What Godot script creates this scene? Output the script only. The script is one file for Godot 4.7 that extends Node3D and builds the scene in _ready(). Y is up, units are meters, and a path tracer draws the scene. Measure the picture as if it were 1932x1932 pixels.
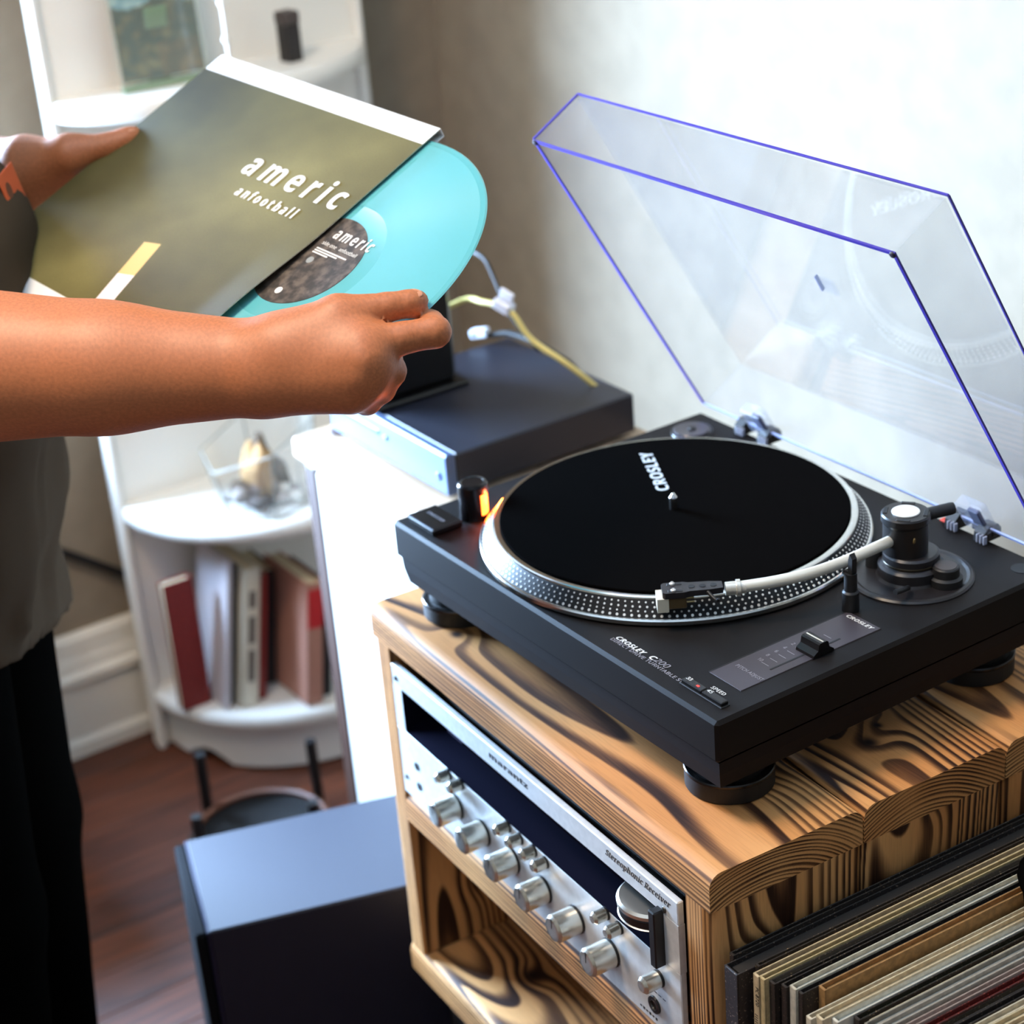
extends Node3D
# A man slides a turquoise record out of its sleeve beside a turntable on a burnt-pine console.
# World: y up, metres; origin = middle of the turntable's top plate; x along its front, z towards the room.

const FLOOR := -0.80
const XW := -1.35      # left wall (inner face)
const ZW := -0.594     # back wall (inner face)
const XR := 3.3
const ZF := 3.3
const CEIL := 1.72
const TH := -0.0512    # console turn

var used := {}
var mats := {}
var tones := {}
var rng := RandomNumberGenerator.new()
var fld: PackedFloat32Array
var gx := 0
var gy := 0
var gz := 0
var gorg: Vector3
var gcell := 0.01

func _ready() -> void:
	rng.seed = 7
	camera_and_light()
	build_room()
	build_cabinet()
	build_console()
	build_records()
	build_receiver()
	build_turntable()
	build_shelf()
	build_floor_things()
	build_sleeve()
	build_person()
	build_wires()

func camera_and_light() -> void:
	var cam := Camera3D.new()
	cam.name = "camera"
	var x_ax := Vector3(0.5611, -0.0746, -0.8244)
	var y_ax := Vector3(-0.3203, 0.8988, -0.2994)
	var z_ax := Vector3(0.7633, 0.4320, 0.4804)
	cam.transform = Transform3D(Basis(x_ax, y_ax, z_ax).orthonormalized(), Vector3(1.18132, 0.76240, 0.93515))
	cam.fov = 2.0 * rad_to_deg(atan(966.0 / 3757.8))
	cam.near = 0.05
	cam.far = 60.0
	var ca := CameraAttributesPhysical.new()
	ca.frustum_focal_length = 12.0 / (966.0 / 3757.8)
	ca.frustum_focus_distance = 1.47
	ca.exposure_aperture = 3.6
	ca.frustum_near = 0.05
	ca.frustum_far = 60.0
	cam.attributes = ca
	add_child(cam)
	cam.current = true
	var env := Environment.new()
	env.background_mode = Environment.BG_SKY
	var sky := Sky.new()
	var sm := ProceduralSkyMaterial.new()
	sm.sky_top_color = Color(0.55, 0.70, 0.95)
	sm.sky_horizon_color = Color(0.86, 0.91, 1.0)
	sm.ground_bottom_color = Color(0.35, 0.37, 0.36)
	sm.ground_horizon_color = Color(0.7, 0.74, 0.76)
	sm.sky_energy_multiplier = 2.0
	sm.ground_energy_multiplier = 1.2
	sky.sky_material = sm
	env.sky = sky
	env.tonemap_mode = Environment.TONE_MAPPER_LINEAR
	env.tonemap_exposure = 0.92
	env.sdfgi_enabled = true
	env.ssao_enabled = true
	env.ssil_enabled = true
	var we := WorldEnvironment.new()
	we.name = "world"
	we.environment = env
	add_child(we)
	# daylight through the window in the left wall
	var a := AreaLight3D.new()
	a.name = "window_daylight"
	a.area_size = Vector2(WIN_Z1 - WIN_Z0 - 0.06, WIN_Y1 - WIN_Y0 - 0.06)
	a.position = Vector3(XW - 0.145, (WIN_Y0 + WIN_Y1) / 2.0, (WIN_Z0 + WIN_Z1) / 2.0)
	a.rotation.y = -PI / 2
	a.light_color = Color(0.70, 0.84, 1.0)
	a.light_energy = 52.0
	a.shadow_enabled = true
	a.area_range = 12.0
	add_child(a)
	# light from an added unseen upper window, for a highlight on the record
	var u := AreaLight3D.new()
	u.name = "added_upper_window_light"
	u.area_size = Vector2(UP_Z1 - UP_Z0 - 0.06, UP_Y1 - UP_Y0 - 0.05)
	u.position = Vector3(XW - 0.035, (UP_Y0 + UP_Y1) / 2, (UP_Z0 + UP_Z1) / 2)
	u.rotation.y = -PI / 2
	u.light_color = Color(0.70, 0.84, 1.0)
	u.light_energy = 0.20
	u.shadow_enabled = true
	u.area_range = 12.0
	add_child(u)
	# warm flush lamp on the ceiling, above and behind the man
	var b := AreaLight3D.new()
	b.name = "ceiling_lamp_light"
	b.area_size = Vector2(0.42, 0.42)
	b.position = Vector3(LAMP_X, CEIL - 0.085, LAMP_Z)
	b.rotation.x = -PI / 2
	b.light_color = Color(1.0, 0.89, 0.76)
	b.light_energy = 3.4
	b.shadow_enabled = true
	b.area_range = 12.0
	add_child(b)

const LAMP_X := -0.25
const LAMP_Z := 0.85
const UP_Z0 := 0.00
const UP_Z1 := 0.17
const UP_Y0 := 1.24
const UP_Y1 := 1.46
const WIN_Z0 := 0.20
const WIN_Z1 := 1.10
const WIN_Y0 := -0.25
const WIN_Y1 := 0.62

# ---------------------------------------------------------------- materials
func lin(c: Color) -> Color:
	return c

func C8(r: float, g: float, b: float) -> Color:
	return Color(r / 255.0, g / 255.0, b / 255.0)

func M(key: String, c: Color, rough := 0.6, metal := 0.0, spec := 0.5) -> StandardMaterial3D:
	if mats.has(key):
		return mats[key]
	if metal == 0.0 and rough > 0.8:
		spec = 0.25 if rough < 0.95 else 0.05      # chalky paint; cloth and felt
	var m := StandardMaterial3D.new()
	m.resource_name = key
	m.albedo_color = c
	m.roughness = rough
	m.metallic = metal
	m.metallic_specular = spec
	mats[key] = m
	return m

func noise_tex(a: Color, b: Color, freq: float, oct := 4, sd := 1, size := 512) -> NoiseTexture2D:
	var n := FastNoiseLite.new()
	n.seed = sd
	n.frequency = freq
	n.fractal_octaves = oct
	var t := NoiseTexture2D.new()
	t.width = size
	t.height = size
	t.seamless = true
	t.noise = n
	var g := Gradient.new()
	g.set_color(0, a)
	g.set_color(1, b)
	g.set_offset(0, 0.25)
	g.set_offset(1, 0.75)
	t.color_ramp = g
	return t

func bump_tex(freq: float, oct := 4, sd := 1, strength := 4.0) -> NoiseTexture2D:
	var n := FastNoiseLite.new()
	n.seed = sd
	n.frequency = freq
	n.fractal_octaves = oct
	var t := NoiseTexture2D.new()
	t.width = 512
	t.height = 512
	t.seamless = true
	t.as_normal_map = true
	t.bump_strength = strength
	t.noise = n
	return t

func MN(key: String, a: Color, b: Color, freq: float, scale: float, rough := 0.7, bump := 0.0, oct := 4) -> StandardMaterial3D:
	# a material with a grain of two tones, mapped triplanar in object space
	if mats.has(key):
		return mats[key]
	var m := M(key, b, rough)
	var ratio := snappedf(clampf((a.r + a.g + a.b) / maxf(b.r + b.g + b.b, 0.01), 0.5, 1.0), 0.04)
	var tk := "%.3f/%d/%.2f" % [freq, oct, ratio]
	if not tones.has(tk):
		tones[tk] = noise_tex(Color(ratio, ratio, ratio), Color.WHITE, freq, oct, tk.hash() % 1000)
	m.albedo_texture = tones[tk]
	m.uv1_triplanar = true
	m.uv1_scale = Vector3.ONE * scale
	if bump > 0.0:
		m.normal_enabled = true
		m.normal_scale = bump
		m.normal_texture = bump_tex(freq, oct, key.hash() % 1000)
	return m

func glass(key: String, c: Color, alpha: float) -> StandardMaterial3D:
	if mats.has(key):
		return mats[key]
	var m := M(key, Color(c.r, c.g, c.b, alpha), 0.02)
	m.transparency = BaseMaterial3D.TRANSPARENCY_ALPHA
	return m

# ---------------------------------------------------------------- nodes
func numbered(called: String) -> String:
	if not used.has(called):
		used[called] = 0
		return called
	used[called] += 1
	return "%s_%03d" % [called, used[called]]

func tag(o: Node3D, label: String, category: String, group := "") -> void:
	o.set_meta("label", label)
	o.set_meta("category", category)
	if group:
		o.set_meta("group", group)

func thing(called: String, label: String, category: String, at := Vector3.ZERO, turn := 0.0, group := "") -> Node3D:
	var o := Node3D.new()
	o.name = numbered(called)
	o.position = at
	o.rotation.y = turn
	tag(o, label, category, group)
	add_child(o)
	return o

func part(parent: Node3D, called: String, mesh: Mesh, m: Material, at := Vector3.ZERO, rot := Vector3.ZERO) -> MeshInstance3D:
	var o := MeshInstance3D.new()
	o.name = called
	o.mesh = mesh
	if m:
		o.material_override = m
	o.position = at
	o.rotation = rot
	parent.add_child(o, true)
	return o

func solo(called: String, label: String, category: String, mesh: Mesh, m: Material, at := Vector3.ZERO, rot := Vector3.ZERO, group := "") -> MeshInstance3D:
	var o := part(self, numbered(called), mesh, m, at, rot)
	tag(o, label, category, group)
	return o

func structure(called: String, mesh: Mesh, m: Material, at := Vector3.ZERO) -> MeshInstance3D:
	var o := part(self, called, mesh, m, at)
	o.set_meta("kind", "structure")
	return o

# ---------------------------------------------------------------- meshes
func S() -> SurfaceTool:
	var st := SurfaceTool.new()
	st.begin(Mesh.PRIMITIVE_TRIANGLES)
	st.set_smooth_group(-1)
	return st

func done(st: SurfaceTool) -> ArrayMesh:
	st.generate_normals()
	return st.commit()

func tri(st: SurfaceTool, a: Vector3, b: Vector3, c: Vector3) -> void:
	# corners given counter-clockwise as seen from outside
	st.add_vertex(a)
	st.add_vertex(c)
	st.add_vertex(b)

func quad(st: SurfaceTool, a: Vector3, b: Vector3, c: Vector3, d: Vector3) -> void:
	tri(st, a, b, c)
	tri(st, a, c, d)

func uvtri(st: SurfaceTool, v: Array, uv: Array) -> void:
	for i in [0, 2, 1]:
		st.set_uv(uv[i])
		st.add_vertex(v[i])

func uvquad(st: SurfaceTool, a: Vector3, b: Vector3, c: Vector3, d: Vector3, ua: Vector2, ub: Vector2, uc: Vector2, ud: Vector2) -> void:
	uvtri(st, [a, b, c], [ua, ub, uc])
	uvtri(st, [a, c, d], [ua, uc, ud])

func put_box(st: SurfaceTool, c: Vector3, s: Vector3, bev := 0.001, bs := Basis.IDENTITY) -> void:
	# a box with chamfered edges
	var h := s / 2.0
	var e := minf(bev, minf(h.x, minf(h.y, h.z)) * 0.9)
	var P := {}
	for ix in [-1, 1]:
		for iy in [-1, 1]:
			for iz in [-1, 1]:
				var k := Vector3i(ix, iy, iz)
				var sg := Vector3(ix, iy, iz)
				P[[k, 0]] = c + bs * (sg * Vector3(h.x, h.y - e, h.z - e))
				P[[k, 1]] = c + bs * (sg * Vector3(h.x - e, h.y, h.z - e))
				P[[k, 2]] = c + bs * (sg * Vector3(h.x - e, h.y - e, h.z))
	for ax in 3:
		var u := (ax + 1) % 3
		var v := (ax + 2) % 3
		for sg in [-1, 1]:
			var q := []
			for uv in [[-1, -1], [1, -1], [1, 1], [-1, 1]]:
				var k := Vector3i.ZERO
				k[ax] = sg
				k[u] = uv[0]
				k[v] = uv[1]
				q.append(P[[k, ax]])
			if sg > 0:
				quad(st, q[0], q[1], q[2], q[3])
			else:
				quad(st, q[3], q[2], q[1], q[0])
		# edges along ax
		for s1 in [-1, 1]:
			for s2 in [-1, 1]:
				var k0 := Vector3i.ZERO
				k0[ax] = -1
				k0[u] = s1
				k0[v] = s2
				var k1 := k0
				k1[ax] = 1
				var a: Vector3 = P[[k0, u]]
				var b: Vector3 = P[[k0, v]]
				var cc: Vector3 = P[[k1, v]]
				var d: Vector3 = P[[k1, u]]
				if s1 * s2 > 0:
					quad(st, a, d, cc, b)
				else:
					quad(st, a, b, cc, d)
	for ix in [-1, 1]:
		for iy in [-1, 1]:
			for iz in [-1, 1]:
				var k := Vector3i(ix, iy, iz)
				if ix * iy * iz > 0:
					tri(st, P[[k, 0]], P[[k, 1]], P[[k, 2]])
				else:
					tri(st, P[[k, 0]], P[[k, 2]], P[[k, 1]])

func box(s: Vector3, bev := 0.001, c := Vector3.ZERO) -> ArrayMesh:
	var st := S()
	put_box(st, c, s, bev)
	return done(st)

func put_lathe(st: SurfaceTool, prof: Array, seg := 48, at := Vector3.ZERO, bs := Basis.IDENTITY, smooth := false, a0 := 0.0, a1 := TAU) -> void:
	# profile of Vector2(radius, height), outside to the right when going up
	for i in prof.size() - 1:
		st.set_smooth_group(90 if smooth else 100 + i)
		var p: Vector2 = prof[i]
		var q: Vector2 = prof[i + 1]
		for k in seg:
			var t0 := a0 + (a1 - a0) * k / seg
			var t1 := a0 + (a1 - a0) * (k + 1) / seg
			var d0 := Vector3(cos(t0), 0, -sin(t0))
			var d1 := Vector3(cos(t1), 0, -sin(t1))
			var A := at + bs * (d0 * p.x + Vector3.UP * p.y)
			var B := at + bs * (d1 * p.x + Vector3.UP * p.y)
			var Cc := at + bs * (d1 * q.x + Vector3.UP * q.y)
			var D := at + bs * (d0 * q.x + Vector3.UP * q.y)
			if p.x > 1e-6:
				tri(st, A, B, Cc)
			if q.x > 1e-6:
				tri(st, A, Cc, D)
	st.set_smooth_group(-1)

func lathe(prof: Array, seg := 48, smooth := false) -> ArrayMesh:
	var st := S()
	put_lathe(st, prof, seg, Vector3.ZERO, Basis.IDENTITY, smooth)
	return done(st)

func cyl_prof(r: float, h: float, bev := 0.0008, y0 := 0.0) -> Array:
	return [Vector2(0, y0), Vector2(r - bev, y0), Vector2(r, y0 + bev), Vector2(r, y0 + h - bev), Vector2(r - bev, y0 + h), Vector2(0, y0 + h)]

func cyl(r: float, h: float, bev := 0.0008, seg := 36) -> ArrayMesh:
	return lathe(cyl_prof(r, h, bev), seg)

func basis_to(dir: Vector3) -> Basis:
	# basis whose y axis points along dir
	var y := dir.normalized()
	var x := y.cross(Vector3(0.123, 0.31, 0.94)).normalized()
	var z := x.cross(y)
	return Basis(x, y, z)

func put_tube(st: SurfaceTool, pts: Array, radii, seg := 12, caps := true) -> void:
	var n := pts.size()
	var rings := []
	var up := Vector3(0.21, 0.95, 0.23)
	for i in n:
		var d: Vector3 = (pts[mini(i + 1, n - 1)] - pts[maxi(i - 1, 0)]).normalized()
		var x := d.cross(up)
		if x.length() < 0.05:
			x = d.cross(Vector3(1, 0, 0))
		x = x.normalized()
		var y := x.cross(d).normalized()
		up = y
		var r: float = radii[i] if radii is Array else radii
		var ring := []
		for k in seg:
			var t := TAU * k / seg
			ring.append(pts[i] + (x * cos(t) + y * sin(t)) * r)
		rings.append(ring)
	st.set_smooth_group(80)
	for i in n - 1:
		for k in seg:
			var k2 := (k + 1) % seg
			quad(st, rings[i][k], rings[i][k2], rings[i + 1][k2], rings[i + 1][k])
	st.set_smooth_group(-1)
	if caps:
		for k in seg:
			var k2 := (k + 1) % seg
			tri(st, pts[0], rings[0][k2], rings[0][k])
			tri(st, pts[n - 1], rings[n - 1][k], rings[n - 1][k2])

func tube(pts: Array, radii, seg := 12) -> ArrayMesh:
	var st := S()
	put_tube(st, pts, radii, seg)
	return done(st)

func curve(pts: Array, steps := 8) -> Array:
	# Catmull-Rom through the points
	var out := []
	for i in pts.size() - 1:
		var p0: Vector3 = pts[maxi(i - 1, 0)]
		var p1: Vector3 = pts[i]
		var p2: Vector3 = pts[i + 1]
		var p3: Vector3 = pts[mini(i + 2, pts.size() - 1)]
		for k in steps:
			out.append(p1.cubic_interpolate(p2, p0, p3, float(k) / steps))
	out.append(pts[pts.size() - 1])
	return out

func prism(poly: Array, depth: float, bev := 0.0) -> ArrayMesh:
	# polygon (x, y), counter-clockwise, pulled along +z
	var st := S()
	var pk := PackedVector2Array(poly)
	var ids := Geometry2D.triangulate_polygon(pk)
	for i in range(0, ids.size(), 3):
		var a := pk[ids[i]]
		var b := pk[ids[i + 1]]
		var c := pk[ids[i + 2]]
		if (b - a).cross(c - a) < 0:
			var t := b
			b = c
			c = t
		tri(st, Vector3(a.x, a.y, depth), Vector3(b.x, b.y, depth), Vector3(c.x, c.y, depth))
		tri(st, Vector3(a.x, a.y, 0), Vector3(c.x, c.y, 0), Vector3(b.x, b.y, 0))
	var n := poly.size()
	for i in n:
		var p: Vector2 = poly[i]
		var q: Vector2 = poly[(i + 1) % n]
		quad(st, Vector3(p.x, p.y, 0), Vector3(q.x, q.y, 0), Vector3(q.x, q.y, depth), Vector3(p.x, p.y, depth))
	return done(st)

func font(fam: String, bold := false, italic := false) -> SystemFont:
	var f := SystemFont.new()
	f.font_names = PackedStringArray([fam])
	f.font_weight = 700 if bold else 400
	f.font_italic = italic
	return f

func text(parent: Node3D, words: String, cap_h: float, m: Material, xf: Transform3D, fam := "Droid Sans", bold := false, align := HORIZONTAL_ALIGNMENT_LEFT, depth := 0.0003, called := "lettering") -> MeshInstance3D:
	# upright in the xy plane of xf, base line at y = 0, reading along +x
	var tm := TextMesh.new()
	tm.text = words
	tm.font = font(fam, bold)
	tm.font_size = 48
	tm.pixel_size = cap_h / 0.72 / 48.0
	tm.depth = depth
	tm.curve_step = 1.0
	tm.horizontal_alignment = align
	tm.vertical_alignment = VERTICAL_ALIGNMENT_BOTTOM
	var o := part(parent, called, tm, m)
	o.transform = xf
	return o

func spaced(o: MeshInstance3D, gap: int) -> void:
	# letters set apart
	var tm: TextMesh = o.mesh
	var fv := FontVariation.new()
	fv.base_font = tm.font
	fv.spacing_glyph = gap
	tm.font = fv

func flat(at: Vector3, turn := 0.0, stretch := 1.0, slant := 0.0) -> Transform3D:
	# lettering lying face up, reading along +x when turn is 0
	var b := Basis(Vector3.UP, turn) * Basis(Vector3(1, 0, 0), Vector3(0, 0, -1), Vector3(0, 1, 0))
	return Transform3D(b * Basis(Vector3(stretch, 0, 0), Vector3(slant, 1, 0), Vector3(0, 0, 1)), at)

# ---------------------------------------------------------------- burnt pine
var wood_sets := []
var worn: NoiseTexture2D

func smooth01(a: float, b: float, x: float) -> float:
	var t := clampf((x - a) / (b - a), 0.0, 1.0)
	return t * t * (3.0 - 2.0 * t)

func plank_profile(w: float, t: float, r: float) -> Array:
	# (z, y) from the lower front corner round the top to the lower back corner and along the underside
	var out := [Vector2(w / 2, 0)]
	for i in 6:
		var a := PI / 2 * i / 5.0
		out.append(Vector2(w / 2 - r + r * cos(a), t - r + r * sin(a)))
	out.append(Vector2(0, t))
	for i in 6:
		var a := PI / 2 + PI / 2 * i / 5.0
		out.append(Vector2(-w / 2 + r + r * cos(a), t - r + r * sin(a)))
	out.append(Vector2(-w / 2, 0))
	out.append(Vector2(w / 2, 0))
	return out

func make_wood(sd: int, yc: float, zc: float, knots: Array) -> Dictionary:
	var n1 := FastNoiseLite.new()
	n1.seed = sd
	n1.frequency = 1.0
	n1.fractal_octaves = 2
	var n3 := FastNoiseLite.new()
	n3.seed = sd + 50
	n3.frequency = 1.0
	n3.fractal_octaves = 1
	var prof := plank_profile(0.141, 0.032, 0.011)
	var cum := [0.0]
	for i in prof.size() - 1:
		cum.append(cum[i] + (prof[i + 1] - prof[i]).length())
	var total: float = cum[cum.size() - 1]
	var W := 1024
	var H := 512
	var im := Image.create(W, H, false, Image.FORMAT_RGB8)
	var j := 0
	for row in H:
		var s := (row + 0.5) / H * total
		while j < cum.size() - 2 and s > cum[j + 1]:
			j += 1
		var f: float = (s - cum[j]) / maxf(1e-6, cum[j + 1] - cum[j])
		var zy: Vector2 = prof[j].lerp(prof[j + 1], f)
		for col in W:
			im.set_pixel(col, row, wood_at((col + 0.5) / W * 0.56, zy.y, zy.x, yc, zc, knots, n1, n3))
	var ie := Image.create(384, 96, false, Image.FORMAT_RGB8)
	for row in 96:
		for col in 384:
			ie.set_pixel(col, row, wood_at(0.55, 0.033 * (1.0 - (row + 0.5) / 96), 0.142 * ((col + 0.5) / 384 - 0.5), yc, zc, knots, n1, n3))
	var m := StandardMaterial3D.new()
	m.resource_name = "burnt_pine"
	m.albedo_texture = ImageTexture.create_from_image(im)
	m.roughness = 0.62
	m.metallic_specular = 0.35
	var me := StandardMaterial3D.new()
	me.resource_name = "burnt_pine_end"
	me.albedo_texture = ImageTexture.create_from_image(ie)
	me.roughness = 0.75
	me.metallic_specular = 0.3
	return {"long": m, "end": me}

func wood_at(x: float, y: float, z: float, yc: float, zc: float, knots: Array, n1: FastNoiseLite, n3: FastNoiseLite) -> Color:
	var dy := y - yc
	var dz := z - zc
	var r := sqrt(dy * dy + dz * dz) + 0.006 * n1.get_noise_3d(x * 1.9, y * 9.0, z * 6.0) + 0.016 * x
	var core := 0.0
	for k in knots:
		var kx: float = x - k[0]
		var kz: float = z - k[1]
		var d2 := kx * kx + kz * kz * 1.6
		r += 0.005 * exp(-d2 / 0.0005)
		core += exp(-d2 / (k[2] * k[2]))
	var ph := r / 0.0033 + 0.5 * n1.get_noise_2d(r * 90.0, 3.0)
	var s := ph - floorf(ph)
	var late := smooth01(0.30, 0.80, s) * (1.0 - smooth01(0.90, 1.0, s))
	var scorch := clampf(0.78 + 0.7 * n1.get_noise_3d(x * 5.0 + 7.0, y * 12.0, z * 12.0), 0.35, 1.0)
	var fib := n3.get_noise_3d(x * 28.0, y * 900.0, z * 900.0)
	var d := clampf(late * scorch + 0.10 * fib, 0.0, 1.0)
	var base := Color(0.85, 0.64, 0.41).lerp(Color(0.76, 0.51, 0.29), clampf(0.5 + 0.8 * n1.get_noise_3d(x * 3.0, z * 9.0, y * 9.0 + 4.0), 0.0, 1.0))
	var c := base.lerp(Color(0.17, 0.085, 0.04), d)
	return c.lerp(Color(0.10, 0.05, 0.03), clampf(core, 0.0, 1.0))

func plank(L: float, t := 0.032, w := 0.141, set_id := 0, u0 := 0.0) -> ArrayMesh:
	# lies along x, bottom at y = 0, middle at z = 0
	var r := minf(0.011, t * 0.35)
	var prof := plank_profile(w, t, r)
	var cum := [0.0]
	for i in prof.size() - 1:
		cum.append(cum[i] + (prof[i + 1] - prof[i]).length())
	var total: float = cum[cum.size() - 1]
	var st := S()
	for i in prof.size() - 1:
		var p: Vector2 = prof[i]
		var q: Vector2 = prof[i + 1]
		var sm: bool = i >= 1 and i <= 13 and i != 6
		st.set_smooth_group(5 if sm else -1)
		var v0: float = cum[i] / total
		var v1: float = cum[i + 1] / total
		var ua := u0
		var ub := u0 + L / 0.56
		uvquad(st, Vector3(-L / 2, p.y, p.x), Vector3(L / 2, p.y, p.x), Vector3(L / 2, q.y, q.x), Vector3(-L / 2, q.y, q.x), Vector2(ua, v0), Vector2(ub, v0), Vector2(ub, v1), Vector2(ua, v1))
	st.generate_normals()
	var mesh := st.commit()
	var se := S()
	for e in [-1.0, 1.0]:
		for i in prof.size() - 1:
			var p: Vector2 = prof[i]
			var q: Vector2 = prof[i + 1]
			var cz := Vector2(0, t * 0.4)
			var uv := []
			for v in [cz, p, q]:
				uv.append(Vector2(v.x / w + 0.5, 1.0 - v.y / t))
			var a := Vector3(e * L / 2, cz.y, cz.x)
			var b := Vector3(e * L / 2, p.y, p.x)
			var c := Vector3(e * L / 2, q.y, q.x)
			if e > 0:
				uvtri(se, [a, c, b], [uv[0], uv[2], uv[1]])
			else:
				uvtri(se, [a, b, c], [uv[0], uv[1], uv[2]])
	se.generate_normals()
	se.commit(mesh)
	mesh.surface_set_material(0, wood_sets[set_id].long)
	mesh.surface_set_material(1, wood_sets[set_id].end)
	return mesh

# ---------------------------------------------------------------- the room
func build_room() -> void:
	var paint := MN("wall_paint", C8(136, 123, 105), C8(143, 130, 112), 0.02, 1.5, 0.85)
	var white := M("white_gloss_paint", C8(228, 222, 208), 0.45)
	var wt := 0.16
	# left wall round the window opening
	var st := S()
	var h := CEIL - FLOOR
	var cy := (CEIL + FLOOR) / 2
	var xc := XW - wt / 2
	# pieces as [z from, z to, y from, y to]
	for w in [[ZW - 0.16, UP_Z0, FLOOR, CEIL], [UP_Z0, UP_Z1, UP_Y1, CEIL], [UP_Z0, UP_Z1, FLOOR, UP_Y0], [UP_Z1, WIN_Z0, FLOOR, CEIL], [WIN_Z0, WIN_Z1, WIN_Y1, CEIL], [WIN_Z0, WIN_Z1, FLOOR, WIN_Y0], [WIN_Z1, ZF + 0.16, FLOOR, CEIL]]:
		put_box(st, Vector3(xc, (w[2] + w[3]) / 2, (w[0] + w[1]) / 2), Vector3(wt, w[3] - w[2], w[1] - w[0]), 0)
	structure("wall_left", done(st), paint)
	structure("wall_back", box(Vector3(XR - XW, h, 0.16), 0, Vector3((XR + XW) / 2, cy, ZW - 0.08)), paint)
	structure("wall_right", box(Vector3(0.16, h, ZF - ZW + 0.32), 0, Vector3(XR + 0.08, cy, (ZF + ZW) / 2)), paint)
	structure("wall_front", box(Vector3(XR - XW + 0.32, h, 0.16), 0, Vector3((XR + XW) / 2, cy, ZF + 0.08)), paint)
	structure("ceiling", box(Vector3(XR - XW + 0.32, 0.1, ZF - ZW + 0.32), 0, Vector3((XR + XW) / 2, CEIL + 0.05, (ZF + ZW) / 2)), M("ceiling_paint", C8(232, 228, 220), 0.9))
	# windows: frame, bars and panes
	var w1 := Node3D.new()
	w1.name = "window_1"
	w1.set_meta("kind", "structure")
	w1.position = Vector3(XW - 0.14, (WIN_Y0 + WIN_Y1) / 2, (WIN_Z0 + WIN_Z1) / 2)
	w1.rotation.y = PI / 2
	add_child(w1)
	sash(w1, WIN_Z1 - WIN_Z0, WIN_Y1 - WIN_Y0, white)
	var w2 := Node3D.new()  # added upper window, out of view, put there for the record highlight
	w2.name = "added_window_2"
	w2.set_meta("kind", "structure")
	w2.position = Vector3(XW - 0.06, (UP_Y0 + UP_Y1) / 2, (UP_Z0 + UP_Z1) / 2)
	w2.rotation.y = PI / 2
	add_child(w2)
	sash(w2, UP_Z1 - UP_Z0, UP_Y1 - UP_Y0, white)
	var cl := thing("ceiling_lamp", "round warm flush lamp on the ceiling above the man", "lamp", Vector3(LAMP_X, CEIL, LAMP_Z))
	part(cl, "base", lathe([Vector2(0, -0.02), Vector2(0.24, -0.02), Vector2(0.24, 0.0), Vector2(0, 0.0)], 48), white)
	var lg := M("lamp_glow", C8(255, 240, 214), 0.5)
	lg.emission_enabled = true
	lg.emission = Color(1.0, 0.86, 0.68)
	lg.emission_energy_multiplier = 2.0
	part(cl, "diffuser", lathe([Vector2(0, -0.078), Vector2(0.19, -0.070), Vector2(0.225, -0.045), Vector2(0.225, -0.02)], 48, true), lg)
	# floor: dark stained boards
	var fl := structure("floor", box(Vector3(XR - XW + 0.32, 0.08, ZF - ZW + 0.32), 0, Vector3((XR + XW) / 2, FLOOR - 0.052, (ZF + ZW) / 2)), M("floor_base", C8(40, 20, 12), 0.7))
	var board_tones := []
	for i in 3:
		var m := MN("floor_board_%d" % i, C8(66 + 8 * i, 30 + 5 * i, 15 + 3 * i), C8(88 + 8 * i, 42 + 5 * i, 21 + 3 * i), 0.012, 1.0, 0.5, 0.0)
		m.uv1_scale = Vector3(9, 9, 0.9)
		board_tones.append(m)
	var bm := box(Vector3(0.0745, 0.012, ZF - ZW), 0.0012)
	for i in 62:
		var x := XW + 0.0375 + 0.075 * i
		part(fl, "floor_board", bm, board_tones[(i * 7 + i / 3) % 3], Vector3(x, FLOOR - 0.006, (ZF + ZW) / 2))
	# skirting boards with moulded tops
	var prof := [Vector2(0, 0), Vector2(0.024, 0), Vector2(0.024, 0.020), Vector2(0.018, 0.030), Vector2(0.018, 0.112), Vector2(0.026, 0.120), Vector2(0.026, 0.130), Vector2(0.019, 0.137), Vector2(0.017, 0.150), Vector2(0.014, 0.158), Vector2(0.012, 0.183), Vector2(0.006, 0.192), Vector2(0, 0.192)]
	var b1 := structure("baseboard_left", prism(prof, ZF - ZW), white, Vector3(XW, FLOOR, ZW))
	b1.rotation.y = 0.0
	var b2 := structure("baseboard_back", prism(prof, XR - XW), white, Vector3(XR, FLOOR, ZW))
	b2.rotation.y = -PI / 2

func sash(w: Node3D, ww: float, hh: float, white: Material) -> void:
	var st := S()
	for s in [-1.0, 1.0]:
		put_box(st, Vector3(s * (ww / 2 - 0.02), 0, 0), Vector3(0.04, hh, 0.03), 0.002)
		put_box(st, Vector3(0, s * (hh / 2 - 0.02), 0), Vector3(ww, 0.04, 0.03), 0.002)
	put_box(st, Vector3.ZERO, Vector3(ww, 0.035, 0.03), 0.002)
	part(w, "window_frame", done(st), white)
	for s in [-1.0, 1.0]:
		part(w, "pane", box(Vector3(ww - 0.08, hh / 2 - 0.055, 0.004), 0), glass("window_glass", Color(0.9, 0.95, 1.0), 0.05), Vector3(0, s * (hh / 4 - 0.001), -0.006))

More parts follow.
